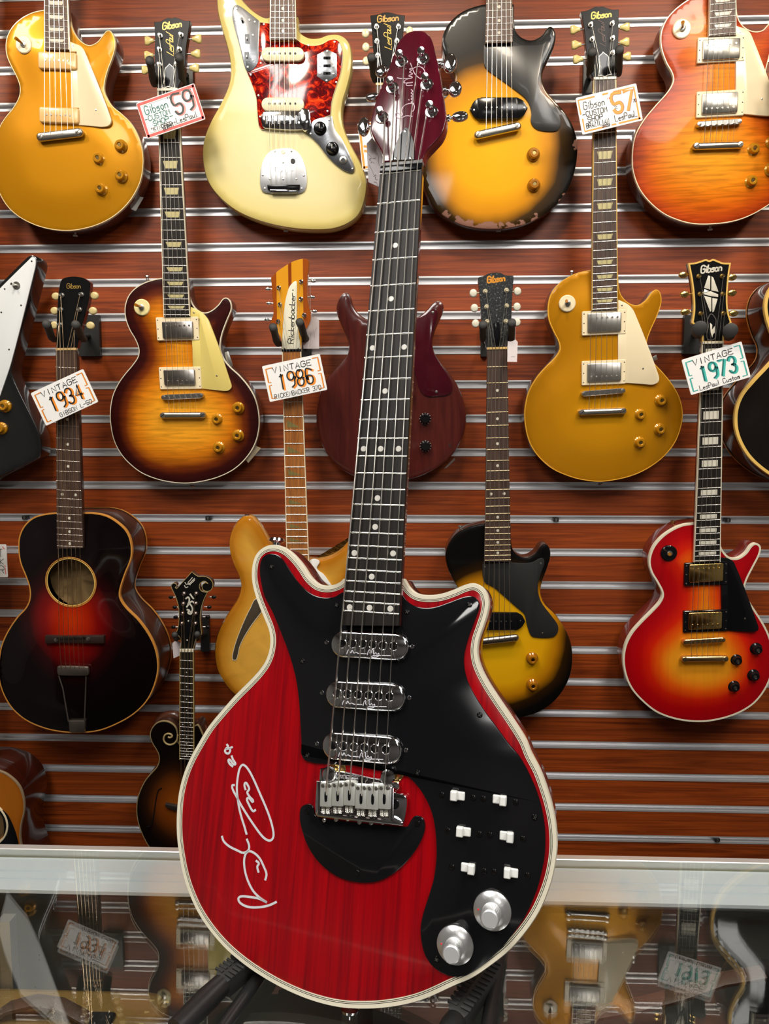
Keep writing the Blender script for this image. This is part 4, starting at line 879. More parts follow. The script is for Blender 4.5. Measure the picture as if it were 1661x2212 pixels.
tp = prism('tremolo_plate', p, 'B:487,1212 480,1120 495,1040 530,982 580,957 670,950 720,975 760,1040 778,1130 768,1215 720,1240 520,1236', .0005, .0035, mat('brushed_plate', (.60, .61, .63), .36, 1), g, .0007)
for c in ('B:575,970', 'B:680,968', 'B:497,1122', 'B:543,1147', 'B:628,1148', 'B:713,1147', 'B:760,1125', 'B:510,1208', 'B:747,1208', 'B:628,1040'): screw(p.c(c, .0035), .0024, .0035, tp)
disc('lock_button', p.c('B:628,975', .0035), .0042, .003, .0044, BRONZE, tp); disc('arm_socket', p.c('B:690,1033', .0035), .0052, .003, .0045, BLACKMET, tp)
prism('string_anchor', p, 'B:525,1182* 735,1182* 732,1212* 715,1222* 545,1222* 527,1212*', .003, .0085, BLACKP, tp, .001, sm=False); prism('anchor_lip', p, 'B:540,1214* 722,1214* 715,1236* 550,1236*', .003, .0095, CHROME, tp, .001, sm=False)
script('embossed_lettering', p, 'Fender', 'B:562,1118', 'B:695,1112', 'B:572,1072', 2.2, .0039, MATS['brushed_plate'], tp, slant=1)
for c in ('B:862,818', 'B:942,948'):
    o = lathe('control_knob', p.c(c, .010), [(.005, .017), (.0085, .0165), (.0095, .012), (.0125, .007), (.0135, .0065), (.0135, .004)], BLACKP, g, 24); C = p.c(c, .010); slab('knob_pointer', [(C[0]-.0008, C[1]-.003), (C[0]+.0008, C[1]-.003), (C[0]+.0008, C[1]+.006), (C[0]-.0008, C[1]+.006)], .016, .0172, WHITEP, o)
lathe('jack_socket', p.c('B:1012,1027', .005), [(.0035, .0035), (.0045, .008), (.0075, .0072), (.008, .004)], NICKEL, g, 16)
nk = Neck(p, 'X:586,-372', 'X:631,-372', 'B:542,255', 'B:712,252', 22, .013, g, ROSEL, 'dot', PEARL, IVORY, MAPLEN)
hd, ps = far_head(nk, g, facem=WHITEB)
nk.strings((p.c('B:540,745', .015), p.c('B:700,745', .015)), .0155, ps, .012, STR, STEEL, (p.c('B:545,1185', .01), p.c('B:715,1185', .01)), .008)
strap_pin(p, 'B:645,1478', g)
# --- 3 black / yellow single-cut, one dog-ear pickup, top
p = wplane((1079, -440), (1078, 495), .12, .06)
def dogear_guitar(p, g, S, outl, pgs, pu, tail, knobs, ctr_, rad, bmat, wear, thick=.044, pw=2):
    C = p.c(ctr_, 0); q = P(ctr_)[0]; R1, R2 = p.mm(rad[0]/S, q), p.mm(rad[1]/S, q)
    b, base = body(p, outl, thick, [bmat, MAHOD], g, rf=.004, rb=.005, burstc=(C, (R1, R2), pw), wear=wear, grid=.006)
    prism('pickguard', p, pgs, .0003, .0026, mat('worn_black_guard', (.022, .022, .022), .3, coat=.1), g, .0006)
    o = prism('pickup', p, pu[0], .002, .0065, BLACKP, g, .0015); o2 = prism('pickup_block', p, pu[1], .005, .0105, BLACKP, o, .002, sm=False)
    for c in pu[2]: screw(p.c(c, .0105), .0018, .0103, o2)
    for c in pu[3]: screw(p.c(c, .0065), .0022, .0062, o)
    A, B = stopbar(p, tail[0], tail[1], g, NICKEL, .006, .0165, 'wrap_bridge')
    for c in knobs: knob(p, c, g, AMBERKNOB, .0135, .0145, .0003)
    return b, base, A, B
g = thing('electric_guitar', 'worn black and yellow single-cut guitar at the top with chipped lower edge', 'electric guitar', p.matrix())
JR1 = burst('worn_black_yellow_burst', [(.18, '100E0C'), (.30, '3A2606'), (.42, 'CC860A'), (.6, 'EAA60C'), (1, 'F0B010')], rough=.3, coat=.35, worn='8A6456')
wr = [(p.c(c), .035) for c in ('C:790,1440', 'C:900,1455')]+[(p.c(c), .014) for c in ('C:1010,1455', 'C:1080,1440', 'C:1180,1400', 'C:1360,1270', 'C:1440,930', 'C:690,1410', 'C:600,1370')]
b, base, A_, B_ = dogear_guitar(p, g, 2.966, 'C:855,22* 780,40 700,75 640,125 600,180 578,250 585,320 620,400 650,460 660,520 635,580 585,640 520,720 475,820 455,930 452,1050 455,1150 480,1250 530,1330 600,1390 700,1440 800,1462 900,1468 1000,1462 1100,1440 1200,1395 1290,1330 1370,1240 1420,1130 1445,1010 1445,900 1420,810 1370,720 1300,640 1248,580 1222,510 1228,450 1260,380 1295,300 1308,230 1300,190 1275,165 1250,180 1220,220 1170,250 1120,250 1070,220 1045,170 1040,22*',
    'C:845,290* 1040,262* 1080,285 1150,290 1220,283 1250,262 1272,268 1270,300 1248,352 1212,440 1196,520 1220,590 1290,660 1330,740 1336,805 1312,838 1220,838 1172,820 1147,780 1150,720 1130,655 1080,602 872,452* 850,420',
    ('C:755,700* 785,645 830,622* 1060,622* 1100,645 1128,690* 1100,740 1060,765* 830,768* 785,750', 'C:805,626* 1060,624* 1064,758* 806,764*', [f'C:{862+33*k},688' for k in range(6)], ['C:783,705', 'C:1105,690']),
    ('C:782,868', 'C:1088,800'), ['C:1167,982', 'C:1170,1180'], 'C:905,930', (510, 580), JR1, wr)
nk = Neck(p, 'X:1058,-440', 'X:1100,-440', 'C:855,278', 'C:1032,270', 22, .010, g, ROSEL, 'dot', PEARL, None, MAHOD)
hd, ps = far_head(nk, g)
nk.strings((tuple(A_.lerp(B_, .25)), tuple(A_.lerp(B_, .8))), .018, ps, .012, STR, STEEL)
strap_pin(p, 'C:938,1478', g)
# --- four-knob single cuts
def fourknob(p, g, outl, topm, sidem, bind, pg, pgm, rings, ringm, coverm, tomp, stopp, metal, knobs, knobm, sw, swm, thick=.048, arch=.006, screws=(), bw=.0016, bd=.006, swr=.0172, pin=None):
    b, base = body(p, outl, thick, [topm, sidem], g, arch=arch, edmax=.16)
    binding(base, g, bind, w=bw, dep=bd)
    if pg: prism('pickguard', p, pg, .004, .0092, pgm, g)
    for c in screws: screw(p.c(c, .009), .0022, .009, g, NICKEL)
    humbucker(p, *rings[0], g, ringm, coverm, .0075, 'top'); humbucker(p, *rings[1], g, ringm, coverm, .0075, 'bottom')
    A, B = tom(p, *tomp, g, metal, .009); C, D = stopbar(p, *stopp, g, metal, .008)
    for k in knobs: knob(p, k, g, knobm, .0133, .0142, .0015, GOLDM if knobm is not BLACKP else NICKEL)
    toggle(p, sw, g, swm, swr)
    if pin: strap_pin(p, pin, g)
    return base, (A, B, C, D)
FLAMEB = burst('tobacco_sunburst_maple', [(0, '2C0A0A'), (.10, '3A0E0A'), (.20, '76300A'), (.36, 'D47A10'), (.6, 'F0A024'), (1, 'F6AE30')], flame=.30, rough=.36, coat=.12)
FLAMEC = burst('cherry_sunburst_maple', [(0, 'A83608'), (.08, 'C24A0A'), (.22, 'D8660C'), (.42, 'E88410'), (.7, 'EE9A14'), (1, 'F0A41C')], flame=.36, rough=.36, coat=.12)
FIREB = burst('fireburst_top', [(0, '9A0410'), (.18, 'B2060C'), (.32, 'CE2008'), (.45, 'E2580C'), (.62, 'E8921C'), (1, 'ECA428')], flame=.08, fscale=(20, 1, 1), rough=.36, coat=.12)
# 4 cherry sunburst, top right
p = wplane((1567, -449), (1533, 486), .12, .062)
g = thing('electric_guitar', 'orange cherry sunburst single-cut guitar with flamed maple top at the top right', 'electric guitar', p.matrix())
base, q_ = fourknob(p, g, 'D:1270,-55* 1210,-38 1135,3 1060,60 1000,130 968,220 972,310 1002,400 1040,470 1047,520 1010,590 930,680 850,780 800,880 783,1000 790,1100 830,1210 900,1300 990,1372 1090,1415 1180,1435 1280,1437 1400,1425 1500,1398 1600,1350 1700,1280 1770,1190 1815,1080 1820,970 1790,870 1730,790 1680,710 1642,610 1632,500 1650,410 1680,300 1718,200 1720,145 1690,125 1655,158 1620,193 1570,202 1515,182 1475,140 1455,80 1450,-55*', FLAMEC, MAHO, PALECREAM,
    'D:1452,165* 1520,190 1552,230 1715,670 1715,725 1680,742 1500,730* 1500,585* 1450,585* 1450,388* 1502,388* 1502,238* 1452,238*', PALECREAM, (('D:1207,240 1502,388', 'D:1240,253 1475,373'), ('D:1200,587 1500,738', 'D:1235,598 1460,720')), PALECREAM, NICKEL,
    ('D:1203,795', 'D:1488,775'), ('D:1172,935', 'D:1502,925'), NICKEL, ('D:1568,952', 'D:1555,1157', 'D:1690,905', 'D:1682,1080'), GOLDKNOB, 'D:1105,182', PALECREAM, screws=('D:1616,635', 'D:1476,205'), pin='D:1283,1468', swr=.0182)
nk = Neck(p, 'X:1546,-449', 'X:1588,-449', 'D:1275,232', 'D:1452,224', 22, .0135, g, ROSEL, 'trap', PEARL, IVORY, MAHO)
hd, ps = far_head(nk, g); A, B, C, D_ = q_
nk.strings((tuple(A.lerp(B, .17)), tuple(A.lerp(B, .83))), .0192, ps, .012, STR, STEEL, (tuple(C.lerp(D_, .22)), tuple(C.lerp(D_, .78))), .0165)
# 5 tobacco sunburst, second row left
p = wplane((362, 194), (415, 1040), .125, .062)
g = thing('electric_guitar', 'dark tobacco sunburst single-cut guitar with the red-edged price sign on its neck', 'electric guitar', p.matrix())
base, q_ = fourknob(p, g, 'E:1040,180* 985,190 920,212 860,250 820,300 800,370 805,440 830,510 865,570 888,630 885,680 850,735 800,795 755,860 720,940 705,1040 710,1130 730,1220 770,1300 830,1370 910,1430 1010,1470 1110,1490 1200,1495 1300,1482 1400,1455 1500,1405 1580,1330 1635,1240 1660,1140 1658,1040 1635,950 1590,870 1530,800 1475,750 1435,700 1412,640 1412,590 1425,530 1455,450 1482,380 1477,332 1455,308 1430,312 1400,350 1360,385 1315,402 1270,388 1235,350 1215,300 1205,240 1195,180*', FLAMEB, MAHOD, IVORY,
    'E:1222,365* 1290,398 1340,460 1480,860 1480,885 1455,903 1400,900 1288,888* 1288,752* 1235,752* 1230,577* 1277,577* 1277,440* 1220,434*', mat('butter_guard', 'E4D078', .3, coat=.2), (('E:996,432 1277,577', 'E:1035,457 1240,565'), ('E:1015,752 1293,890', 'E:1045,767 1252,865')), PALECREAM, mat('dull_nickel_cover', (.42, .39, .36), .3, 1),
    ('E:1033,945', 'E:1300,932'), ('E:1020,1060', 'E:1320,1058'), NICKEL, ('E:1522,1013', 'E:1387,1085', 'E:1520,1190', 'E:1397,1267'), GOLDKNOB, 'E:908,367', mat('washer_cream', 'E8DCA0', .3), screws=('E:1388,806', 'E:1243,402'), pin='E:1230,1512')
strap_pin(p, 'E:944,172', g, down=-1)
prism('jack_plate', p, 'E:1640,1255* 1672,1270* 1590,1365* 1575,1345*', -.03, -.0292, PALECREAM, g, .0001, sm=False)
prism('side_bracket', p, 'E:1440,655* 1462,650* 1492,742* 1460,772*', -.014, -.010, NICKEL, g, .0003, sm=False)
nk = Neck(p, 'S9:455,1350', 'S9:793,1345', 'E:1048,428', 'E:1217,424', 22, .0135, g, EBONY, 'trap', PEARLG, IVORY, MAHOD)
hd, ps = gib_head(p, 'S9:403,207* 500,200 560,170 640,138 690,147 740,133 820,155 900,185 992,185* 965,400 935,600 920,750 915,900 880,1100 815,1250 793,1312* 455,1318* 440,1150 420,950 412,750 418,450', g, ['S9:505,440', 'S9:495,668', 'S9:492,915', 'S9:848,425', 'S9:822,662', 'S9:775,905'],
    ['S9:330,520', 'S9:322,762', 'S9:280,1002'], ['S9:1105,490', 'S9:1085,735', 'S9:1062,970'], TUNERG, 'key', (.0098, .0088))
bell(p, 'S9:525,1300* 560,1180 575,1040 585,970 625,930 655,895* 690,925 732,970 738,1040 732,1160 748,1298* 690,1296 636,1278 585,1298', g, .004)
top_script(p, hd, 'S9:545,335', 'S9:850,285', 'S9:540,225', px=2.4); script('model_script', p, 'LesPaul', 'S9:725,770', 'S9:715,430', 'S9:610,700', 1.1, .0045, GOLDINK, hd, gap=.6)
A, B, C, D_ = q_; nk.strings((tuple(A.lerp(B, .17)), tuple(A.lerp(B, .83))), .0192, [ps[2], ps[1], ps[0], ps[3], ps[4], ps[5]], .012, STR, STEEL, (tuple(C.lerp(D_, .22)), tuple(C.lerp(D_, .78))), .0165)
# 6 bright gold top, second row right
p = wplane((1306, 170), (1296, 1040), .125, .062)
g = thing('electric_guitar', 'bright gold single-cut guitar with the orange-edged price sign on its neck', 'electric guitar', p.matrix())
base, q_ = fourknob(p, g, 'H:525,130* 450,143 380,172 310,222 262,290 245,370 252,450 285,530 315,590 320,640 290,690 230,750 170,820 120,910 97,1010 95,1080 110,1180 140,1260 190,1330 270,1400 380,1450 480,1475 580,1484 690,1470 800,1440 900,1390 990,1320 1060,1230 1100,1120 1107,1030 1085,940 1040,860 980,785 920,720 885,660 878,590 900,520 940,430 970,340 965,280 940,255 910,275 870,325 820,354 765,342 720,300 700,250 692,130*', GOLDTOP2, MAHO, mat('gold_tinted_binding', 'E2A838', .3, coat=.4),
    'H:695,318* 760,350 800,400 950,790 955,840 920,862 870,860 742,852* 742,712* 695,712* 695,536* 742,536* 742,395* 695,392*', PALECREAM, (('H:465,393 745,537', 'H:500,405 715,520'), ('H:463,712 743,857', 'H:498,727 715,838')), PALECREAM, mat('grey_nickel_cover', (.55, .53, .49), .36, 1),
    ('H:463,922', 'H:740,900'), ('H:438,1042', 'H:753,1030'), NICKEL, ('H:973,965', 'H:840,1055', 'H:967,1150', 'H:837,1235'), GOLDKNOB, 'H:370,342', PALECREAM, screws=('H:854,760', 'H:718,355'), pin='H:580,1498')
strap_pin(p, 'H:397,142', g, down=-1); prism('jack_plate', p, 'H:915,685* 940,672* 948,700* 925,712*', -.012, -.010, NICKEL, g, .0003, sm=False)
nk = Neck(p, 'S7:458,1275', 'S7:818,1265', 'H:525,388', 'H:692,386', 22, .0135, g, ROSE, 'trap', PEARLG, YBIND, MAHO)
hd, ps = gib_head(p, 'S7:260,182* 340,170 420,138 500,105 548,112 600,103 680,130 760,152 862,150* 856,400 852,650 850,850 838,1080 815,1240* 458,1245* 410,1150 365,1000 345,850 325,600 300,400', g, ['S7:410,395', 'S7:432,625', 'S7:448,862', 'S7:752,378', 'S7:758,612', 'S7:760,842'],
    ['S7:170,475', 'S7:190,715', 'S7:215,945'], ['S7:950,437', 'S7:945,672', 'S7:970,900'], TUNERG, 'key', (.0100, .0085), sidem=MAHO)
bell(p, 'S7:525,1215* 550,1100 535,950 545,890 590,850 605,820* 640,850 690,890 705,940 710,1080 750,1190* 690,1200 635,1225 580,1205', g, .004)
top_script(p, hd, 'S7:425,300', 'S7:735,265', 'S7:420,200', mat('yellow_script', 'E2CE5A', .4), px=2.6); script('model_script', p, 'LesPaul', 'S7:655,740', 'S7:625,360', 'S7:560,690', .9, .0045, mat('faint_bronze_script', '5A3A30', .4), hd, gap=.6)
A, B, C, D_ = q_; nk.strings((tuple(A.lerp(B, .17)), tuple(A.lerp(B, .83))), .0192, [ps[2], ps[1], ps[0], ps[3], ps[4], ps[5]], .012, STR, STEEL, (tuple(C.lerp(D_, .22)), tuple(C.lerp(D_, .78))), .0165)
# 7 red fireburst, right
p = wplane((1540, 741), (1520, 1558), .135, .075)
g = thing('electric_guitar', 'red to orange fireburst single-cut guitar with gold hardware and a black pickguard', 'electric guitar', p.matrix())
base, q_ = fourknob(p, g, 'L:1180,148* 1110,158 1040,188 970,238 915,308 892,390 905,460 945,530 977,600 962,650 910,710 840,780 780,850 740,930 726,1020 740,1120 780,1210 850,1290 940,1360 1050,1402 1160,1420 1260,1420 1370,1400 1480,1360 1570,1300 1640,1210 1680,1110 1690,1000 1670,890 1630,800 1580,720 1530,640 1505,570 1520,510 1560,430 1600,350 1607,300 1580,278 1548,290 1510,340 1460,372 1410,368 1370,330 1352,290 1350,148*', FIREB, MAHOR, IVORY,
    'L:1355,370* 1400,375 1440,405 1590,800 1590,835 1550,845 1395,838* 1395,715* 1358,715* 1358,542* 1392,542* 1392,405* 1355,405*', BLACKP, (('L:1122,405 1395,542', 'L:1152,415 1368,522'), ('L:1115,713 1395,842', 'L:1148,725 1360,825')), BLACKP, GOLDM,
    ('L:1113,915', 'L:1382,898'), ('L:1098,1022', 'L:1405,1018'), mat('brass_hardware', (.75, .58, .30), .28, 1), ('L:1588,960', 'L:1458,1030', 'L:1570,1130', 'L:1443,1200'), BLACKP, 'L:1022,342', BLACKP, thick=.052, screws=('L:1507,760',), bw=.0036, bd=.009)
strap_pin(p, 'L:1045,140', g, GOLDM, -.03, down=-1)
nk = Neck(p, 'S3:405,1380', 'S3:733,1372', 'L:1180,400', 'L:1350,398', 22, .0135, g, EBONY, 'block', PEARL, IVORY, MAHOR, dots={k: 1 for k in (1, 3, 5, 7, 9, 12, 15, 17, 19, 21)})
hd, ps = gib_head(p, 'S3:190,135* 290,125 380,100 460,75 515,92 570,72 640,95 720,125 845,130* 820,280 800,480 790,690 805,880 855,1050* 790,1110 745,1200 733,1352* 402,1355* 395,1220 340,1120 248,1055* 275,850 265,600 240,400 215,260', g, ['S3:348,335', 'S3:368,610', 'S3:378,908', 'S3:712,332', 'S3:718,608', 'S3:728,905'],
    ['S3:112,312', 'S3:132,612', 'S3:142,885'], ['S3:862,350', 'S3:862,590', 'S3:885,905'], GOLDM, 'oval', (.0095, .0068), pm=GOLDM, bind=YBIND, hz=.005)
for s in ('S3:498,322* 530,330* 527,540* 435,512*', 'S3:548,335* 575,350* 656,572* 545,552*', 'S3:440,532* 512,562* 420,592*', 'S3:420,602* 530,562* 652,612* 650,655* 540,640* 430,612*', 'S3:432,632* 545,662* 545,868* 528,882*', 'S3:562,668* 642,682* 585,878* 562,888*'):
    prism('pearl_diamond', p, s, .004, .0054, PEARL, hd, .0001, sm=False)
bell(p, 'S3:480,1300 490,1100 478,1040 500,960 545,910 600,960 622,1010 610,1150 600,1300', g, .005, mat('dark_cover_edge', (.12, .11, .10), .3))
prism('cover_lettering', p, 'S3:525,1050* 560,1080* 555,1160* 600,1100* 600,1200* 570,1230* 560,1280* 535,1200*', .007, .0075, PEARL, hd, .0001, sm=False)
top_script(p, hd, 'S3:385,285', 'S3:700,245', 'S3:385,175', PEARL, px=3.0, hz=.005)
A, B, C, D_ = q_; nk.strings((tuple(A.lerp(B, .17)), tuple(A.lerp(B, .83))), .0192, [ps[2], ps[1], ps[0], ps[3], ps[4], ps[5]], .012, STR, STEEL, (tuple(C.lerp(D_, .22)), tuple(C.lerp(D_, .78))), .0165)
# --- 8 double-cut cherry brown behind the red guitar's neck
p = wplane((833, 184), (850, 1038), .12, .06)
g = thing('electric_guitar', 'dull cherry brown double-cut guitar hanging behind the red guitar\'s neck', 'electric guitar', p.matrix())
BROWNR = wood('faded_cherry_body', '3A1210', '54201A', (60, 6, 20), .22, .5, .8, 4)
b, base = body(p, 'F:900,445* 862,440 812,405 778,355 762,300 742,272 712,278 682,320 670,380 685,440 715,510 745,580 750,640 730,690 680,745 620,810 570,900 545,1000 540,1100 560,1200 600,1290 660,1370 740,1430 840,1467 950,1482 1080,1480 1180,1462 1280,1420 1370,1360 1440,1280 1490,1180 1507,1070 1490,970 1450,870 1390,780 1330,710 1298,650 1288,590 1308,510 1343,430 1362,370 1350,335 1320,323 1290,340 1250,385 1200,425 1140,445*', .042, [BROWNR, BROWNR], g, rf=.007, rb=.007, grid=.012)
GUARDR = mat('dark_red_guard', (.060, .004, .010), .15, coat=.4, var=.4, bscale=300)
o = prism('pickguard', p, 'F:1100,455* 1170,445 1240,415 1282,378 1310,380 1320,410 1300,480 1283,560 1288,640 1330,720 1390,810 1415,870 1400,920 1340,936 1250,936 1210,900 1180,800 1150,700 1100,640*', 0, .0025, GUARDR, g)
for c in ('F:1290,400', 'F:1313,909'): screw(p.c(c, .0025), .0034, .0025, o, NICKEL)
for c in ('F:1241,1080', 'F:1243,1257'):
    o = lathe('control_knob', p.c(c, .006), [(.004, .0155), (.0085, .0155), (.0095, .014), (.0105, .006), (.0122, .004), (.0125, 0)], BLACKP, g, 28); C = p.c(c, .006)
    for k in range(12): a = k*.5236; disc('knob_number', (C[0]+.0115*math.cos(a), C[1]+.0115*math.sin(a)), .0008, .003, .0049, WHITEP, o, 6)
strokes('ink_letter', p, ['F:1392,1240 1398,1262', 'F:1408,1240 1396,1252 1410,1264'], 1.2, .0004, INK, g, sm=False)
prism('jack_plate', p, 'F:1430,1330* 1432,1345* 1380,1395* 1362,1400*', -.012, -.0115, NICKEL, g, .0001, sm=False)
stopbar(p, 'F:930,935', 'F:1165,920', g, NICKEL, .006, .0165, 'wrap_bridge')
nk = Neck(p, 'X:812,185', 'X:854,185', 'F:955,470', 'F:1110,470', 22, .010, g, ROSEL, 'dot', PEARL, None, MAHO, nut=CREAM)
hd, ps = gib_head(p, 'C:118,98* 165,92 205,80 230,78 255,82 295,92 340,97* 330,200 318,320 300,430 290,540* 155,548* 148,430 135,300 128,200', g, ['C:158,172', 'C:160,265', 'C:165,356', 'C:298,172', 'C:288,262', 'C:280,352'],
    ['C:88,215', 'C:90,303', 'C:93,392'], ['C:370,200', 'C:370,300', 'C:360,390'], mat('pearl_tuner_plastic', 'E6DCB4', .25, coat=.3), 'oval', (.0078, .0085))
top_script(p, hd, 'C:165,142', 'C:297,130', 'C:162,102', mat('orange_gold_script', 'D2A03A', .4), px=2.3); script('model_script', p, 'LesPaul', 'C:255,318', 'C:250,165', 'C:210,300', 1.2, .0045, GOLDINK, hd, gap=.6)
nk.strings((p.c('F:965,932', .018), p.c('F:1100,927', .018)), .018, [ps[2], ps[1], ps[0], ps[3], ps[4], ps[5]], .012, STR, STEEL)
# --- 9 small black / yellow single-cut, lower right of the red guitar
p = wplane((1073, 754), (1100, 1552), .13, .065)
g = thing('electric_guitar', 'glossy black and yellow single-cut guitar hanging right of the red guitar body', 'electric guitar', p.matrix())
JR2 = burst('glossy_black_yellow_burst', [(.18, '0A0807'), (.28, '2A1804'), (.38, 'B07206'), (.52, 'DCA00C'), (1, 'E4B012')], rough=.36, coat=.12)
b, base, A_, B_ = dogear_guitar(p, g, 2.966, 'K:558,152* 500,162 430,185 370,222 325,280 303,350 315,430 345,500 380,560 395,610 370,665 300,745 250,850 235,960 245,1060 290,1180 370,1280 470,1350 600,1390 700,1400 800,1392 900,1362 990,1302 1060,1220 1105,1120 1118,1010 1105,910 1060,810 1000,730 940,670 913,600 923,530 955,440 977,360 970,308 945,285 915,300 880,345 830,372 780,362 740,327 725,270 722,152*',
    'K:540,412* 722,402* 800,405 860,400 900,378 930,376 937,405 912,480 895,560 915,650 980,740 1022,800 1022,850 990,880 870,880 845,860 825,800 808,735 760,690 615,562* 550,520',
    ('K:470,780* 500,735 545,720* 760,722* 795,742 815,780* 795,812 760,836* 545,836* 500,815', 'K:520,722* 765,724* 765,834* 520,834*', [f'K:{560+33*k},778' for k in range(6)], ['K:490,780', 'K:784,775']),
    ('K:480,918', 'K:778,884'), ['K:862,1022', 'K:864,1192'], 'K:640,880', (500, 530), JR2, None)
for c in ('K:914,408', 'K:925,856', 'K:556,430'): screw(p.c(c, .0026), .0024, .0026, g)
strap_pin(p, 'K:398,170', g, down=-1)
nk = Neck(p, 'JH:505,1785', 'JH:920,1775', 'K:555,395', 'K:722,395', 22, .010, g, ROSE, 'dot', mat('pale_dot', 'D8D2C2', .3), None, MAHOD, nut=mat('bone_nut', 'DDB870', .4), fm=mat('bright_fret', 'D8C8A0', .35, .6))
CRACK = bpy.data.materials.new('checked_black_face'); CRACK.use_nodes = True; N_, L_ = nt(CRACK); bb = N_['Principled BSDF']; bb.inputs['Roughness'].default_value = .35
tc = N_.new('ShaderNodeTexCoord'); nz = N_.new('ShaderNodeTexNoise'); nz.inputs['Scale'].default_value = 260; nz.inputs['Detail'].default_value = 5; nz.inputs['Roughness'].default_value = .8
rr = ramp(N_, [(.50, '1E2022'), (.58, '34383A'), (.64, '8A8C88'), (.72, 'CFCCC4')]); L_.new(tc.outputs['Object'], nz.inputs['Vector']); L_.new(nz.outputs[0], rr.inputs[0]); L_.new(rr.outputs[0], bb.inputs['Base Color'])
hd, ps = gib_head(p, 'JH:308,290* 360,265 430,252 500,215 600,186 690,180 790,192 860,228 930,240 1052,245* 1045,400 1030,600 1020,800 1010,1000 1000,1250 950,1450 920,1755* 503,1770* 450,1600 395,1250 370,950 345,600', g, ['JH:465,572', 'JH:492,892', 'JH:505,1195', 'JH:905,548', 'JH:908,872', 'JH:892,1192'],
    ['JH:215,610', 'JH:238,918', 'JH:262,1240'], ['JH:1130,572', 'JH:1120,892', 'JH:1118,1212'], TUNERW, 'oval', (.0080, .0085), facem=CRACK, pm=mat('ivory_bushing', 'CDC2A2', .35, .3))
prism('truss_rod_cover', p, 'JH:640,1230 700,1190 755,1230 770,1400 790,1600 740,1700 680,1700 640,1600 650,1400', .004, .0058, BLACKP, g)
top_script(p, hd, 'JH:510,395', 'JH:865,350', 'JH:500,270', mat('worn_orange_script', 'D8902C', .4), px=3.2)
nk.strings((tuple(A_.lerp(B_, .2)), tuple(A_.lerp(B_, .8))), .018, [ps[2], ps[1], ps[0], ps[3], ps[4], ps[5]], .012, (.0007, .0005), STEEL)
# --- 10 arch top acoustic, left
p = wplane((143, 754), (167, 1582), .155, .118)
g = thing('archtop_guitar', 'dark red sunburst acoustic guitar with a round soundhole and metal tailpiece', 'archtop guitar', p.matrix())
L50 = burst('dark_red_sunburst_top', [(0, '0A0506'), (.42, '0E0607'), (.56, '2A0608'), (.72, '7A0C0A'), (.88, 'BC2A0A'), (1, 'CC3A0C')], rough=.14, coat=.9)
hc = p.c('I:465,522', 0); hr = p.mm(150/2.966, P('I:465,522')[0])
cb = p.c('I:465,770'); q0 = P('I:455,760')[0]
b, base = body(p, 'I:360,82* 300,88 220,110 160,160 125,230 118,310 130,400 165,490 188,560 190,630 165,690 110,750 50,840 10,930 -8,1030 -10,1120 5,1200 45,1290 100,1360 180,1420 290,1465 400,1487 520,1492 640,1477 760,1430 860,1370 940,1290 990,1190 1014,1080 1002,970 960,870 890,770 810,690 772,630 770,580 800,480 842,370 842,280 812,200 750,140 680,100 600,83 540,82*', .088, [L50, MAHOD], g, arch=.008, archw=.07, rf=.001, rb=.001, hole=(hc, hr), burstc=(cb, (p.mm(500/2.966, q0), p.mm(600/2.966, q0)), 1.8))
binding(base, g, ORBIND, w=.0024, dep=.007)
loops('back_binding', base, [(-.0005, -.082), (-.0006, -.083), (-.0006, -.0885), (.002, -.0885)], ORBIND, g, caps=(False, False))
lathe('hole_interior', hc, [(hr*.1, -.030), (hr*1.25, -.030)], mat('bare_spruce_inside', 'A88858', .7), g, 32); 
tube('soundhole_ring', [(hc[0]+(hr+.0035)*math.cos(t*.1309), hc[1]+(hr+.0035)*math.sin(t*.1309), .0078) for t in range(48)], .0012, ORBIND, g, 6, True)
tube('soundhole_ring', [(hc[0]+(hr+.0005)*math.cos(t*.1309), hc[1]+(hr+.0005)*math.sin(t*.1309), .0076) for t in range(48)], .0012, YBIND, g, 6, True)
nk = Neck(p, 'E:357,645', 'E:488,643', 'I:364,312', 'I:532,308', 19, .017, g, ROSE, 'dot', PEARL, None, MAHOD, nut=mat('bone_nut2', 'C9A870', .4), fr=.0007, neckd=.02)
hd, ps = gib_head(p, 'E:385,210* 400,185 440,172 480,170 530,178 560,195 578,210* 570,300 548,400 520,500 492,628* 358,632* 362,500 368,350 378,250', g, ['E:398,290', 'E:390,382', 'E:386,478', 'E:522,285', 'E:510,382', 'E:486,478'],
    ['E:360,297', 'E:352,390', 'E:350,482'], ['E:606,293', 'E:596,390', 'E:580,484'], mat('amber_tuner_plastic', 'CDBB84', .25, coat=.3), 'oval', (.0090, .0080), sidem=mat('red_side', (.16, .03, .02), .3, coat=.5), hz=.006)
script('headstock_lettering', p, 'Gibson', 'E:428,245', 'E:515,245', 'E:425,215', 1.1, .0065, GOLDINK, hd, slant=1, gap=.6)
o = prism('bridge', p, 'I:286,870* 400,875* 560,872* 665,872* 665,922* 560,922* 400,918* 286,922*', .008, .017, mat('dark_rosewood_bridge', (.025, .013, .010), .4), g, .002, sm=False)
prism('bridge_saddle', p, 'I:360,878* 545,876* 545,892* 360,894*', .016, .0185, EBONY, o, .001, sm=False)
for c in ('I:358,898', 'I:565,893'): lathe('thumbwheel', p.c(c, .018), [(.003, .0182), (.0045, .0178), (.0045, .015)], NICKEL, o, 14)
PEW = mat('pewter_tailpiece', (.42, .37, .32), .4, 1)
o = prism('tailpiece', p, 'I:365,1075 372,1066 545,1070 562,1078 565,1120 545,1128 380,1125 368,1115', .012, .018, PEW, g, .002)
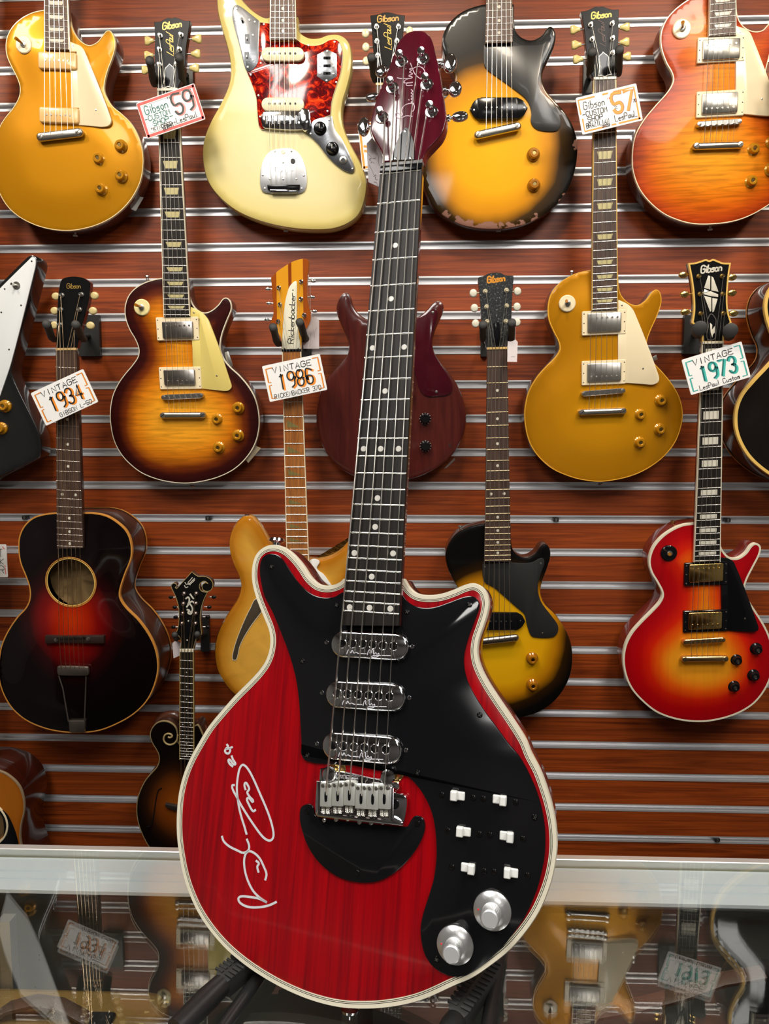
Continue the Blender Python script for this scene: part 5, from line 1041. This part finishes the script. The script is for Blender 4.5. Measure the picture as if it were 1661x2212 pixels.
for s in (('I:378,1125', 'I:405,1210', 'I:440,1418'), ('I:553,1128', 'I:548,1280', 'I:542,1418')): tube('tailpiece_rod', [(*p.c(c, .012), .013) for c in s], .0016, PEW, o, 8)
prism('tailpiece_hinge', p, 'I:436,1416* 545,1416* 545,1430* 540,1490* 444,1490* 440,1430*', .0, .009, PEW, o, .001, sm=False)
sb = [p.c(f'I:{x},880', .021) for x in (378, 528)]; tl = [p.c(f'I:{x},1080', .016) for x in (396, 540)]
nk.strings(sb, .0205, [ps[2], ps[1], ps[0], ps[3], ps[4], ps[5]], .013, (.0008, .0004), BRONZE, tl, .018)
# --- 11 natural semi-hollow, centre left
p = wplane((629, 755), (640, 1530), .13, .065)
g = thing('electric_guitar', 'natural maple hollow guitar with a slash soundhole behind the red guitar\'s left horn', 'electric guitar', p.matrix())
NATB = burst('natural_maple_top', [(0, 'B87418'), (.08, 'CC8A28'), (.3, 'E0A640'), (1, 'E8B04A')], flame=.14, fscale=(3, 3, 1), rough=.16, coat=.9)
b, base = body(p, 'J:530,475* 480,405 430,300 380,212 330,142 290,112 240,116 190,168 160,240 158,320 182,410 218,490 232,560 210,640 160,720 110,800 75,890 64,980 78,1080 110,1150 160,1220 225,1275 320,1320 450,1350 600,1360 750,1340 880,1290 980,1210 1040,1100 1050,980 1010,860 950,740 915,640 920,540 960,430 1010,320 1040,240 1030,190 990,195 950,240 915,285 860,342 800,375 730,390 668,385*', .042, [NATB, MAPLEN], g, rf=.010, rb=.010)
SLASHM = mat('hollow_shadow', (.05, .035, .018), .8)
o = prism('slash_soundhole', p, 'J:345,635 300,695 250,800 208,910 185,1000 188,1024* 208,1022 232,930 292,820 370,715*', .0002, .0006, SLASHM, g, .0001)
loops('slash_edge', dedupe(ccw(spline(p.pts(P('J:345,635 300,695 250,800 208,910 185,1000 188,1024* 208,1022 232,930 292,820 370,715*'), .0005), 5))), [(-.0012, .0001), (-.001, .0012), (0, .0012), (.0002, .0004)], IVORY, o, caps=(False, False))
prism('pickguard', p, 'J:682,385 740,392 725,440 770,480 820,550* 690,560* 670,440', .001, .004, WHITEP, g)
prism('neck_pickup', p, 'J:690,455* 725,470* 730,520* 690,520*', .003, .0085, CHROME, g, .001, sm=False)
screw(p.c('J:767,532', .004), .0018, .004, g, BLACKMET)
nk = Neck(p, 'RK:330,1405', 'RK:603,1402', 'J:532,432', 'J:675,430', 21, .0125, g, BUBINGA, 'tri', mat('olive_crushed_inlay', '8E8450', .25, coat=.5, var=.4, bscale=600), PALECREAM, MAPLEN, nut=BLACKP)
HEADN = bpy.data.materials.new('striped_headstock'); HEADN.use_nodes = True; N_, L_ = nt(HEADN); bb = N_['Principled BSDF']; bb.inputs['Roughness'].default_value = .18; bb.inputs['Coat Weight'].default_value = .7
tc = N_.new('ShaderNodeTexCoord'); sp = N_.new('ShaderNodeSeparateXYZ'); L_.new(tc.outputs['Object'], sp.inputs[0])
xa = [p.c(c, .004)[0] for c in ('RK:170,300', 'RK:252,700', 'RK:418,300', 'RK:466,300', 'RK:632,300', 'RK:745,300')]
mr = N_.new('ShaderNodeMapRange'); mr.inputs[1].default_value = xa[0]; mr.inputs[2].default_value = xa[5]; L_.new(sp.outputs[0], mr.inputs[0]); f_ = lambda v: (v-xa[0])/(xa[5]-xa[0])
rr = ramp(N_, [(0, '9A4A12'), (f_(xa[1]), 'DE9A22'), (f_(xa[2]), '8A3C0C'), (f_(xa[3]), 'DE9A22'), (f_(xa[4]), '9A4A14')], 'CONSTANT'); L_.new(mr.outputs[0], rr.inputs[0]); L_.new(rr.outputs[0], bb.inputs['Base Color'])
hd, ps = gib_head(p, 'RK:170,335* 250,252 350,180 450,118 550,78 630,62 700,70 718,108 712,200 700,350 690,500 705,700 748,900 705,1040 625,1150 603,1390* 322,1392* 318,1240 250,1100 168,985 205,850 190,600', g, ['RK:282,480', 'RK:297,722', 'RK:272,967', 'RK:605,392', 'RK:602,642', 'RK:648,877'],
    ['RK:130,498', 'RK:142,705', 'RK:115,942'], ['RK:782,382', 'RK:768,615', 'RK:800,820'], CHROME, 'oval', (.0060, .0034), facem=HEADN, sidem=MAPLEN, pm=CHROME)
o = prism('nameplate', p, 'RK:522,382 543,400 542,700 552,1000 605,1398* 325,1400* 345,1000 372,700 402,560 445,450', .004, .0058, mat('white_nameplate', 'E6E2CC', .25, coat=.5), hd, .0004)
script('nameplate_lettering', p, 'Rickenbacker', 'RK:492,1285', 'RK:520,560', 'RK:415,1275', 1.5, .0062, INK, o, gap=1.0)
for c in ('RK:367,1360', 'RK:562,1360', 'RK:487,515'): screw(p.c(c, .0058), .0014, .0058, o, BLACKMET)
nk.strings((p.c('J:560,1000', .015), p.c('J:680,1000', .015)), .018, [ps[2], ps[1], ps[0], ps[3], ps[4], ps[5]], .012, (.0004, .00025), STEEL)
strap_pin(p, 'J:277,98', g, CHROME, -.02, down=-1)
# --- 12 mandolin
p = wplane((403, 1406), (420, 1870), .12, .085)
g = thing('mandolin', 'dark sunburst mandolin with scrolled headstock and body at the lower left', 'mandolin', p.matrix())
MAND = burst('mandolin_sunburst', [(0, '0C0605'), (.25, '100805'), (.42, '2A1406'), (.7, '6E3408'), (1, '8E480C')], rough=.36, coat=.12)
C = p.c('MB:700,1500'); q0 = P('MB:700,1500')[0]
b, base = body(p, 'MB:742,600* 716,560 716,450 690,358 620,290 520,260 420,280 350,340 308,430 313,520 350,610 400,690 435,770 435,870 400,950 320,1040 230,1150 160,1290 115,1430 103,1600 120,1750 160,1880 220,2020 300,2150 420,2250 600,2340 800,2370 1000,2340 1180,2250 1320,2100 1420,1900 1460,1700 1440,1500 1370,1300 1270,1150 1150,1020 1130,900 1180,780 1200,660* 1130,560* 1080,430 1020,320 975,330*', .045, [MAND, MAHOD], g, arch=.004, archw=.05, rf=.001, rb=.001, burstc=(C, (p.mm(620/6.911, q0), p.mm(800/6.911, q0)), 1.6), grid=.006)
binding(base, g, mat('dull_ivory_binding', '8E7C58', .4), w=.0016, dep=.004)
sc_ = spline(p.pts(P('MB:716,470 705,545 650,605 570,612 512,560 515,490 560,452 610,460 632,490 600,510 570,500'), .003), 5, False)
tube('scroll_rim', [(a, b_, .002) for a, b_ in sc_], .0022, mat('scroll_ivory', 'A08C60', .35), g, 8)
tube('back_scroll', [(a, b_, -.03) for a, b_ in spline(p.pts(P('MB:420,330 470,230 560,175 650,165 720,185 745,210'), -.03), 5, False)], .010, MAHO, g, 8)
tube('back_point', [(a, b_, -.03) for a, b_ in spline(p.pts(P('MB:985,245 1020,310 1080,350 1140,430'), -.03), 4, False)], .010, MAHO, g, 8)
tube('soundhole_edge', [(a, b_, .004) for a, b_ in spline(p.pts(P('MB:480,1260 430,1290 400,1400 370,1600 350,1720 310,1830 260,1840'), .004), 4, False)], .0014, BLACKG, g, 6)
prism('bridge', p, 'MB:530,1500* 700,1535* 900,1560* 900,1620* 700,1600* 620,1580* 530,1545*', .004, .012, mat('ebony_bridge', (.02, .015, .012), .4), g, .001, sm=False)
nk = Neck(p, 'MH:402,1985', 'MH:713,1985', 'MB:742,840', 'MB:962,838', 22, .009, g, EBONY, 'dot', PEARL, mat('tan_binding', 'A8945E', .4), MAHOD, fr=.0006, dotr=.0014, thick=.005, nutw=.006, neckd=.016, scale=None)
MF = 'MH:680,160* 750,222 830,265 940,265 1040,290 1120,355 1158,440 1140,530 1090,590 1010,605 940,575 912,505 935,440 1000,410 1045,430* 1000,385 940,375 880,410 850,470 860,545 910,605 1035,630* 965,760 905,930 872,1100 870,1300 902,1575* 800,1650 745,1760 712,1940* 405,1945* 440,1790 405,1650 318,1562* 368,1420 388,1200 380,980 330,780 262,620 212,510 225,445 285,420 332,462 300,515* 335,548*'
q = p.pts(P(MF), .004); hb_ = dedupe(ccw(spline(q, 4)))
hd = loops('headstock', hb_, [(.0003, .004), (0, .0036), (0, .002), (0, -.010)], [BLACKG, MAHOD], g, mi=[0, 0, 1])
tube('headstock_binding', [(x, y, .0042) for x, y in hb_], .0007, MATS['tan_binding'], hd, 5, True)
pp = []
for c in ('MH:500,655', 'MH:485,885', 'MH:468,1105', 'MH:452,1335', 'MH:776,655', 'MH:770,880', 'MH:765,1108', 'MH:760,1335'): o, C = post(p, c, hd, mat('rose_nickel', (.70, .56, .50), .28, 1), .004, .0046, .008); pp.append(C)
for c, s in (('MH:205,738', -1), ('MH:292,965', -1), ('MH:312,1190', -1), ('MH:262,1415', -1), ('MH:1180,735', 1), ('MH:1075,962', 1), ('MH:1040,1190', 1), ('MH:1040,1415', 1)): button(p, c, s, hd, BLACKP, -.006, .0052, .0038, 'oval', .006)
strokes('flowerpot_inlay', p, ['MH:640,670 690,740 715,770', 'MH:540,770 600,740 620,820 590,900', 'MH:560,960 620,880 680,830 720,860', 'MH:640,900 680,960 690,1040 640,1080', 'MH:570,1020 620,1040 590,1090 650,1120 680,1070'], 3.4, .0045, PEARL, hd)
strokes('headstock_lettering', p, ['MH:510,470 540,520 590,500', 'MH:520,400 560,450 600,420 640,460', 'MH:590,400 640,350 690,290', 'MH:600,450 680,370 740,310', 'MH:640,440 700,390 745,340'], 1.6, .0045, PEARL, hd)
prism('truss_rod_cover', p, 'MH:600,1240 700,1350 690,1600 640,1740 570,1750 520,1600 530,1350', .004, .0052, BLACKP, hd)
for c in ('MH:600,1277', 'MH:572,1715'): screw(p.c(c, .0052), .0018, .0052, hd, PEARL)
for i, x in enumerate((-.011, -.0095, -.004, -.0025, .0025, .004, .0095, .011)):
    a = nk.at(0, x); e = p.c('MB:760,1530', .012); k = [3, 2, 1, 0, 4, 5, 6, 7][i]
    tube('string', [(pp[k][0], pp[k][1], .009), (a[0], a[1], .0115), (e[0]+(x+.011)*1.3, e[1], .013)], .00035, BRONZE, g, 5)
# --- 13 angular black guitar, far left
p = wplane((-20, 300), (-30, 1030), .10, .072)
g = thing('electric_guitar', 'black angular guitar with a white pickguard cut off by the left edge', 'electric guitar', p.matrix())
BLK2 = mat('black_body_lacquer', (.012, .012, .012), .18, coat=.5)
b, base = body(p, 'E:-120,330* 0,215 165,52 195,33 225,40 240,75 232,130 75,740* 75,790 100,860 245,1160 262,1230 262,1300 240,1335 0,1452 -250,1560 -330,1560 -380,1480 -440,1200 -330,800 -300,500 -230,380', .045, [BLK2, BLK2], g, rf=.003, rb=.003, grid=.015)
pg = prism('pickguard', p, 'E:-100,350* 0,245 185,62 205,45 222,52 228,80 220,130 72,715 0,932* -120,1100* -200,800', .0003, .0028, mat('white_guard', 'E4E8EA', .3, coat=.2), g)
for c in ('E:203,72', 'E:30,250', 'E:135,355', 'E:58,638', 'E:8,400'): screw(p.c(c, .0028), .0020, .0028, pg, BLACKMET)
tg = lathe('switch_washer', p.c('E:105,228', .003), [(.004, .0036), (.0085, .0034), (.0085, .0028)], NICKEL, g, 20); C = p.c('E:105,228', .003); tube('switch_lever', [(C[0], C[1], .003), (C[0]-.004, C[1]+.001, .016)], [.0022, .003], NICKEL, tg, 8)
for c in ('E:20,1000', 'E:-5,1143'): knob(p, c, g, GOLDKNOB, .0138, .0145, .0003)
strap_pin(p, 'E:135,1388', g)
nk = Neck(p, 'X:-104,40', 'X:-66,40', 'X:-112,720', 'X:-58,720', 22, .010, g, ROSE, 'dot', PEARL, None, MAHOD); far_head(nk, g)
# --- 14 black hollow guitar, right edge
p = wplane((1742, 330), (1735, 1045), .135, .115)
g = thing('archtop_guitar', 'black hollow guitar with aged yellow binding cut off by the right edge', 'archtop guitar', p.matrix())
b, base = body(p, 'H:1800,168* 1740,180 1690,215 1652,270 1632,350 1640,430 1668,520 1702,600 1692,680 1640,745 1560,830 1480,930 1443,1040 1450,1170 1510,1300 1600,1395 1720,1470 1850,1500 2000,1480 2150,1380 2225,1200 2205,1000 2120,850 2050,700 2060,560 2110,430 2112,300 2060,210 1980,168*', .080, [mat('deep_black_top', (.008, .006, .005), .12, coat=.7), wood('walnut_side', '20100A', '3A2014', (6, 6, 60), .2, .7)], g, arch=.008, archw=.07, rb=.001)
binding(base, g, YBIND, w=.0058, dep=.007); loops('back_binding', base, [(-.0005, -.075), (-.0006, -.0755), (-.0006, -.0802), (.002, -.0802)], ORBIND, g, caps=(False, False))
nk = Neck(p, 'X:1720,330', 'X:1760,330', 'H:1800,420', 'H:1975,420', 20, .017, g, ROSE, 'dot', PEARL, IVORY, MAHOD); far_head(nk, g)
# --- 15 flat top acoustic, low left
p = wplane((-72, 1290), (-60, 2010), .155, .125)
g = thing('acoustic_guitar', 'orange flat-top acoustic guitar with a black pickguard at the bottom left corner', 'acoustic guitar', p.matrix())
ORT = burst('aged_spruce_top', [(0, '96520F'), (.1, 'A85E12'), (1, 'B46A18')], flame=.06, fscale=(60, 2, 1), rough=.2, coat=.6)
hc = p.c('M:-95,480', 0)
b, base = body(p, 'M:-260,150* -330,175 -420,240 -455,340 -440,440 -415,520 -430,620 -490,740 -510,880 -460,1010 -350,1090 -170,1120 0,1095 120,1020 180,900 175,770 135,650 118,570 122,490 140,410 137,335 108,258 40,195 -30,168 -80,155*', .10, [ORT, wood('dark_mahogany_rim', '2A0E08', '44180C', (6, 6, 60), .2, .7)], g, hole=(hc, .050), rb=.001)
binding(base, g, mat('grey_binding', '8E7A60', .4), w=.0022, dep=.005); lathe('hole_interior', hc, [(.005, -.03), (.062, -.03)], MATS['bare_spruce_inside'], g, 32)
tube('soundhole_ring', [(hc[0]+.055*math.cos(t*.1309), hc[1]+.055*math.sin(t*.1309), .0003) for t in range(48)], .003, PALECREAM, g, 6, True)
prism('pickguard', p, 'M:-5,400 35,420 65,470 92,540 108,620 100,720 40,760 -40,700 -10,600 20,540 15,450', .0003, .0015, BLACKP, g)
nk = Neck(p, 'X:-96,1290', 'X:-55,1290', 'M:-250,335', 'M:-90,335', 19, .010, g, ROSE, 'dot', PEARL, None, MAHOD); far_head(nk, g)
# ------------------------------------------------------------------ hangers
D2 = (.185, .10)
hanger('black hanger holding the dark sunburst headstock beside the red-edged sign', ['S9:332,830', 'S9:815,775'], ['S9:405,1230', 'S9:885,1215'], 'S9:840,960 1060,1260', None, D2, None)
hanger('black hanger holding the black headstock above the orange-edged sign at right', ['S7:435,815', 'S7:868,775'], ['S7:395,1180', 'S7:855,1170'], 'S7:290,1000 470,1500', None, D2, None)
hanger('black hanger mostly hidden behind the red guitar\'s burgundy headstock', ['C:125,362', 'C:300,362'], ['C:150,510', 'C:300,510'], 'C:160,420 290,560', None, D2, None)
hanger('black hanger under the small oval-topped headstock at the left', ['E:297,472', 'E:483,474'], ['E:345,572', 'E:540,572'], 'E:500,422 650,682', None, (.215, .12), None)
hanger('black hanger gripping the orange striped headstock', ['RK:197,1040', 'RK:582,968'], ['RK:275,1290', 'RK:680,1215'], 'RK:600,1200 760,1480', None, D2, None)
hanger('black hanger holding the worn checked headstock with white tuners', ['JH:415,1250', 'JH:1015,1205'], ['JH:425,1580', 'JH:1005,1560'], 'JH:370,1300 520,1930', None, D2, None)
hanger('black hanger with round grey foam ends under the diamond-inlaid headstock', ['S3:372,1130', 'S3:842,1165'], ['S3:330,1165', 'S3:800,1200'], 'S3:118,940 395,1535', None, D2, None, r=.0125)
hanger('black hanger behind the scrolled mandolin headstock', ['MH:285,1590', 'MH:800,1575'], ['MH:340,1640', 'MH:830,1630'], 'MH:880,1150 1095,1960', None, (.15, .09), None, r=.006)
# ------------------------------------------------------------------ signs and tags
def card(name, label, cat, corners, dist, m=SIGNW, th=.0016, group=None, rot=None):
    c = [aty(*P(q)[0][:2], (WY-dist) if dist < .7 else dist) for q in corners]   # TL TR BR BL
    O = (c[0]+c[1]+c[2]+c[3])/4; X = ((c[1]-c[0])+(c[2]-c[3])).normalized(); N = X.cross(((c[0]-c[3])+(c[1]-c[2])).normalized()).normalized(); Y = N.cross(X)
    pl = Pl(O, X, Y, N); r = thing(name, label, cat, pl.matrix(), group); W = ((c[1]-c[0]).length+(c[2]-c[3]).length)/4; H = ((c[0]-c[3]).length+(c[1]-c[2]).length)/4
    slab('card', rrect(-W, -H, W, H, .0025, 3), -th, 0, m, r, .0002); return r, W, H, pl
def lt(r, W, H, nm, items, px, m, h=.0003):
    """items: (text, x, y, width, height) in card fractions from the lower left, optional tilt"""
    for it in items:
        s, x, y, w_, h_ = it[:5]; t = it[5] if len(it) > 5 else 0
        o = ((x*2-1)*W, (y*2-1)*H); ribbon(nm, text2(s, o, (w_*2*W, t*2*H), (.0, h_*2*H), gap=it[6] if len(it) > 6 else 1.6, slant=it[7] if len(it) > 7 else .3), px, h, m, r)
def edge(r, W, H, nm, segs, px, m):
    for s in segs: ribbon(nm, [[((x*2-1)*W, (y*2-1)*H) for x, y in s]], px, .00025, m, r)
r, W, H, pl = card('price_sign', 'tilted white price sign with a red border reading 59', 'price sign', ['S9:95,1545', 'S9:1060,1225', 'S9:1250,1800', 'S9:300,2145'], .155)
edge(r, W, H, 'red_border', [[(.03, .05), (.03, .95)], [(.03, .94), (.97, .94)], [(.97, .95), (.97, .05)], [(.97, .06), (.03, .06)]], .0052, REDM)
edge(r, W, H, 'thin_frame', [[(.075, .12), (.075, .87), (.92, .87), (.92, .13), (.075, .12)]], .0004, INK)
lt(r, W, H, 'numeral_shadow', [('59', .595, .34, .31, .52)], .0055, mat('soft_red_marker', 'F08A86', .5), .00025); lt(r, W, H, 'numerals', [('59', .575, .36, .31, .52)], .0042, INK, .0005)
lt(r, W, H, 'shop_lettering', [('Gibson', .10, .62, .38, .22)], .0018, INKT, .0004); lt(r, W, H, 'lettering', [('CUSTOM', .12, .44, .36, .13), ('SHOP', .17, .27, .26, .13), ('-', .06, .45, .04, .1), ('-', .46, .32, .05, .1)], .0015, INKT, .0004)
lt(r, W, H, 'model_lettering', [('"KINDRED', .10, .15, .36, .09), ('BURST"', .30, .06, .22, .09, .05), ('LesPaul', .54, .13, .34, .15), ('"', .50, .74, .06, .14), ('"', .88, .78, .04, .12)], .0013, INK, .0004)
r, W, H, pl = card('price_sign', 'tilted white price sign with an orange border reading 57', 'price sign', ['S7:155,1560', 'S7:1125,1335', 'S7:1255,1905', 'S7:295,2150'], .155)
edge(r, W, H, 'orange_border', [[(.035, .55), (.035, .92), (.30, .92)], [(.44, .92), (.52, .92)], [(.62, .92), (.95, .92), (.95, .06)], [(.97, .07), (.62, .07)], [(.50, .07), (.56, .07)], [(.40, .07), (.05, .07), (.05, .40)]], .0032, ORANGE)
lt(r, W, H, 'numeral_outline', [('57', .575, .36, .33, .50)], .0064, mat('brown_marker', '8A4A20', .5), .0003); lt(r, W, H, 'numerals', [('57', .57, .36, .33, .50)], .0050, ORANGE, .0005); lt(r, W, H, 'quote_mark', [('"', .49, .68, .05, .12), ('"', .90, .78, .05, .1)], .0012, REDM, .0004)
lt(r, W, H, 'lettering', [('Gibson', .10, .64, .34, .20), ('-CUSTOM', .06, .45, .40, .13), ('SHOP', .13, .29, .24, .13), ('BRAZILIAN', .09, .14, .37, .12), ('2003', .34, .06, .12, .06), ('Z', .58, .47, .05, .06), ('LesPauL', .56, .14, .36, .16), ('70', .90, .52, .05, .08)], .0014, INK, .0004)
def vintage(label, corners, num, sub, accent, dist, segs, numc=INK, sh=True):
    r, W, H, pl = card('price_sign', label, 'price sign', corners, dist)
    edge(r, W, H, 'corner_bracket', segs, .0024, accent); edge(r, W, H, 'bracket_line', [[(x+.012, y-.012) for x, y in s] for s in segs], .0005, INK)
    lt(r, W, H, 'heading', [('VINTAGE', .16, .75, .66, .15)], .0015, INK, .0004)
    if sh: lt(r, W, H, 'numeral_shadow', [(num, .245, .245, .58, .42, 0, 2.0)], .0042, accent, .0003)
    lt(r, W, H, 'numerals', [(num, .22, .27, .58, .42, 0, 2.0)], .0030, numc, .0005); lt(r, W, H, 'caption', [sub], .0011, INK, .0004); return r
SEG = [[(.16, .90), (.05, .90), (.05, .52), (.09, .52)], [(.09, .44), (.05, .44), (.05, .08), (.12, .08)], [(.86, .92), (.95, .92), (.95, .56), (.91, .56)], [(.91, .48), (.95, .48), (.95, .08), (.88, .08)]]
vintage('tilted white card reading vintage 1934 with orange corner brackets', ['E:193,915', 'E:533,765', 'E:628,970', 'E:297,1130'], '1934', ('GIBSON L-50', .30, .05, .60, .11), ORANGE, .19, SEG)
vintage('tilted white card reading vintage 1986 with orange brackets on the orange neck', ['RK:35,1615', 'RK:875,1435', 'RK:985,1955', 'RK:155,2135'], '1986', ('RICKENBACKER 370', .10, .05, .80, .12), ORANGE, .16, SEG)
vintage('tilted white card reading vintage 1973 with turquoise brackets at the right', ['S3:85,1620', 'S3:1010,1340', 'S3:1155,1880', 'S3:235,2170'], '1973', ('LesPaul Custom', .16, .05, .66, .13), TEAL, .165, SEG, INKT)
r, W, H, pl = card('price_sign', 'white handwritten card cut off by the left edge of the photo', 'price sign', ['X:-62,1176', 'X:13.5,1176', 'X:16.5,1247', 'X:-60,1247'], .05)
lt(r, W, H, 'lettering', [('T', .78, .62, .10, .24), ('K', .80, .40, .10, .16), ('R', .78, .12, .12, .22)], .0011, INK, .0004); edge(r, W, H, 'red_mark', [[(.90, .93), (.95, .86)], [(.93, .36), (.95, .33)], [(.94, .28), (.95, .10)]], .0016, REDM)
r, W, H, pl = card('price_sign', 'orange-edged white card half hidden behind the burgundy headstock', 'price sign', ['X:773,268', 'X:905,248', 'X:916,352', 'X:782,366'], .155)
edge(r, W, H, 'orange_border', [[(.03, .03), (.03, .97)], [(.03, .95), (.4, .95)], [(.03, .05), (.5, .05)], [(.07, .4), (.12, .38)], [(.07, .5), (.12, .48)]], .0045, ORANGE)
def tagcard(label, s, dist, strokes_, m=mat('lilac_white_tag', 'D9CFD0', .6), string=None, px=.8):
    a = P(s); cx = sum(q[0] for q in a)/len(a); cy = sum(q[1] for q in a)/len(a); y = (WY-dist) if dist < .7 else dist
    O = aty(cx, cy, y); pl = Pl(O, Vector((1, 0, 0)), Vector((0, 0, 1)), Vector((0, -1, 0))); r = thing('paper_tag', label, 'paper tag', pl.matrix())
    t = loops('tag_card', pl and [(q[0], q[1]) for q in pl.pts(a, .0003)], [(.0001, .0003), (0, .0002), (0, -.0003)], m, r)
    if strokes_: strokes('handwriting', pl, strokes_, px, .0006, mat('grey_pen', (.10, .09, .10), .6), r)
    if string: tube('tag_string', [(*pl.c(q, .012*i), .012*i) for i, q in enumerate(string)], .0005, SIGNW, r, 5)
    return r
tagcard('grey paper tag with handwriting hanging left of the red guitar\'s nut', 'BH:190,1555* 262,1478* 345,1590* 400,1720* 380,2130* 212,2052*', .80,
        ['BH:310,1615 300,1660 330,1690 305,1640', 'BH:330,1680 345,1720 340,1780 355,1840', 'BH:265,1740 300,1745 290,1720', 'BH:270,1790 290,1810', 'BH:215,1690 250,1740 225,1760 260,1790 240,1800', 'BH:225,1830 260,1900 285,1960', 'BH:280,1980 310,1960 300,2010 330,2020', 'BH:285,2050 320,2060 330,2120'], string=['BH:262,1478', 'BH:240,1400', 'BH:232,1340'], px=.45)
tagcard('white paper tag hanging behind the orange striped headstock', 'RK:770,905* 812,892* 866,962* 866,1362* 640,1362* 622,1205* 690,1060*', .10, ['RK:740,1130 735,1330', 'RK:790,1080 800,1200', 'RK:830,1050 815,1110'], string=['RK:790,900', 'RK:735,860', 'RK:735,400'], px=.4)
tagcard('white paper tag hanging below the checked headstock with white tuners', 'JH:930,1605* 985,1615* 1040,1600* 1092,1570* 1137,1622* 1122,2037* 920,2032*', .16, ['JH:1000,1930 1040,1925 1080,1932'], string=['JH:1080,1580', 'JH:1085,1300'], px=.4)
tagcard('small white paper tag hanging beside the mandolin neck', 'MH:230,1800* 300,1720* 405,1745* 415,2060* 262,2130*', .09, None, string=['MH:320,1730', 'MH:340,1600'])
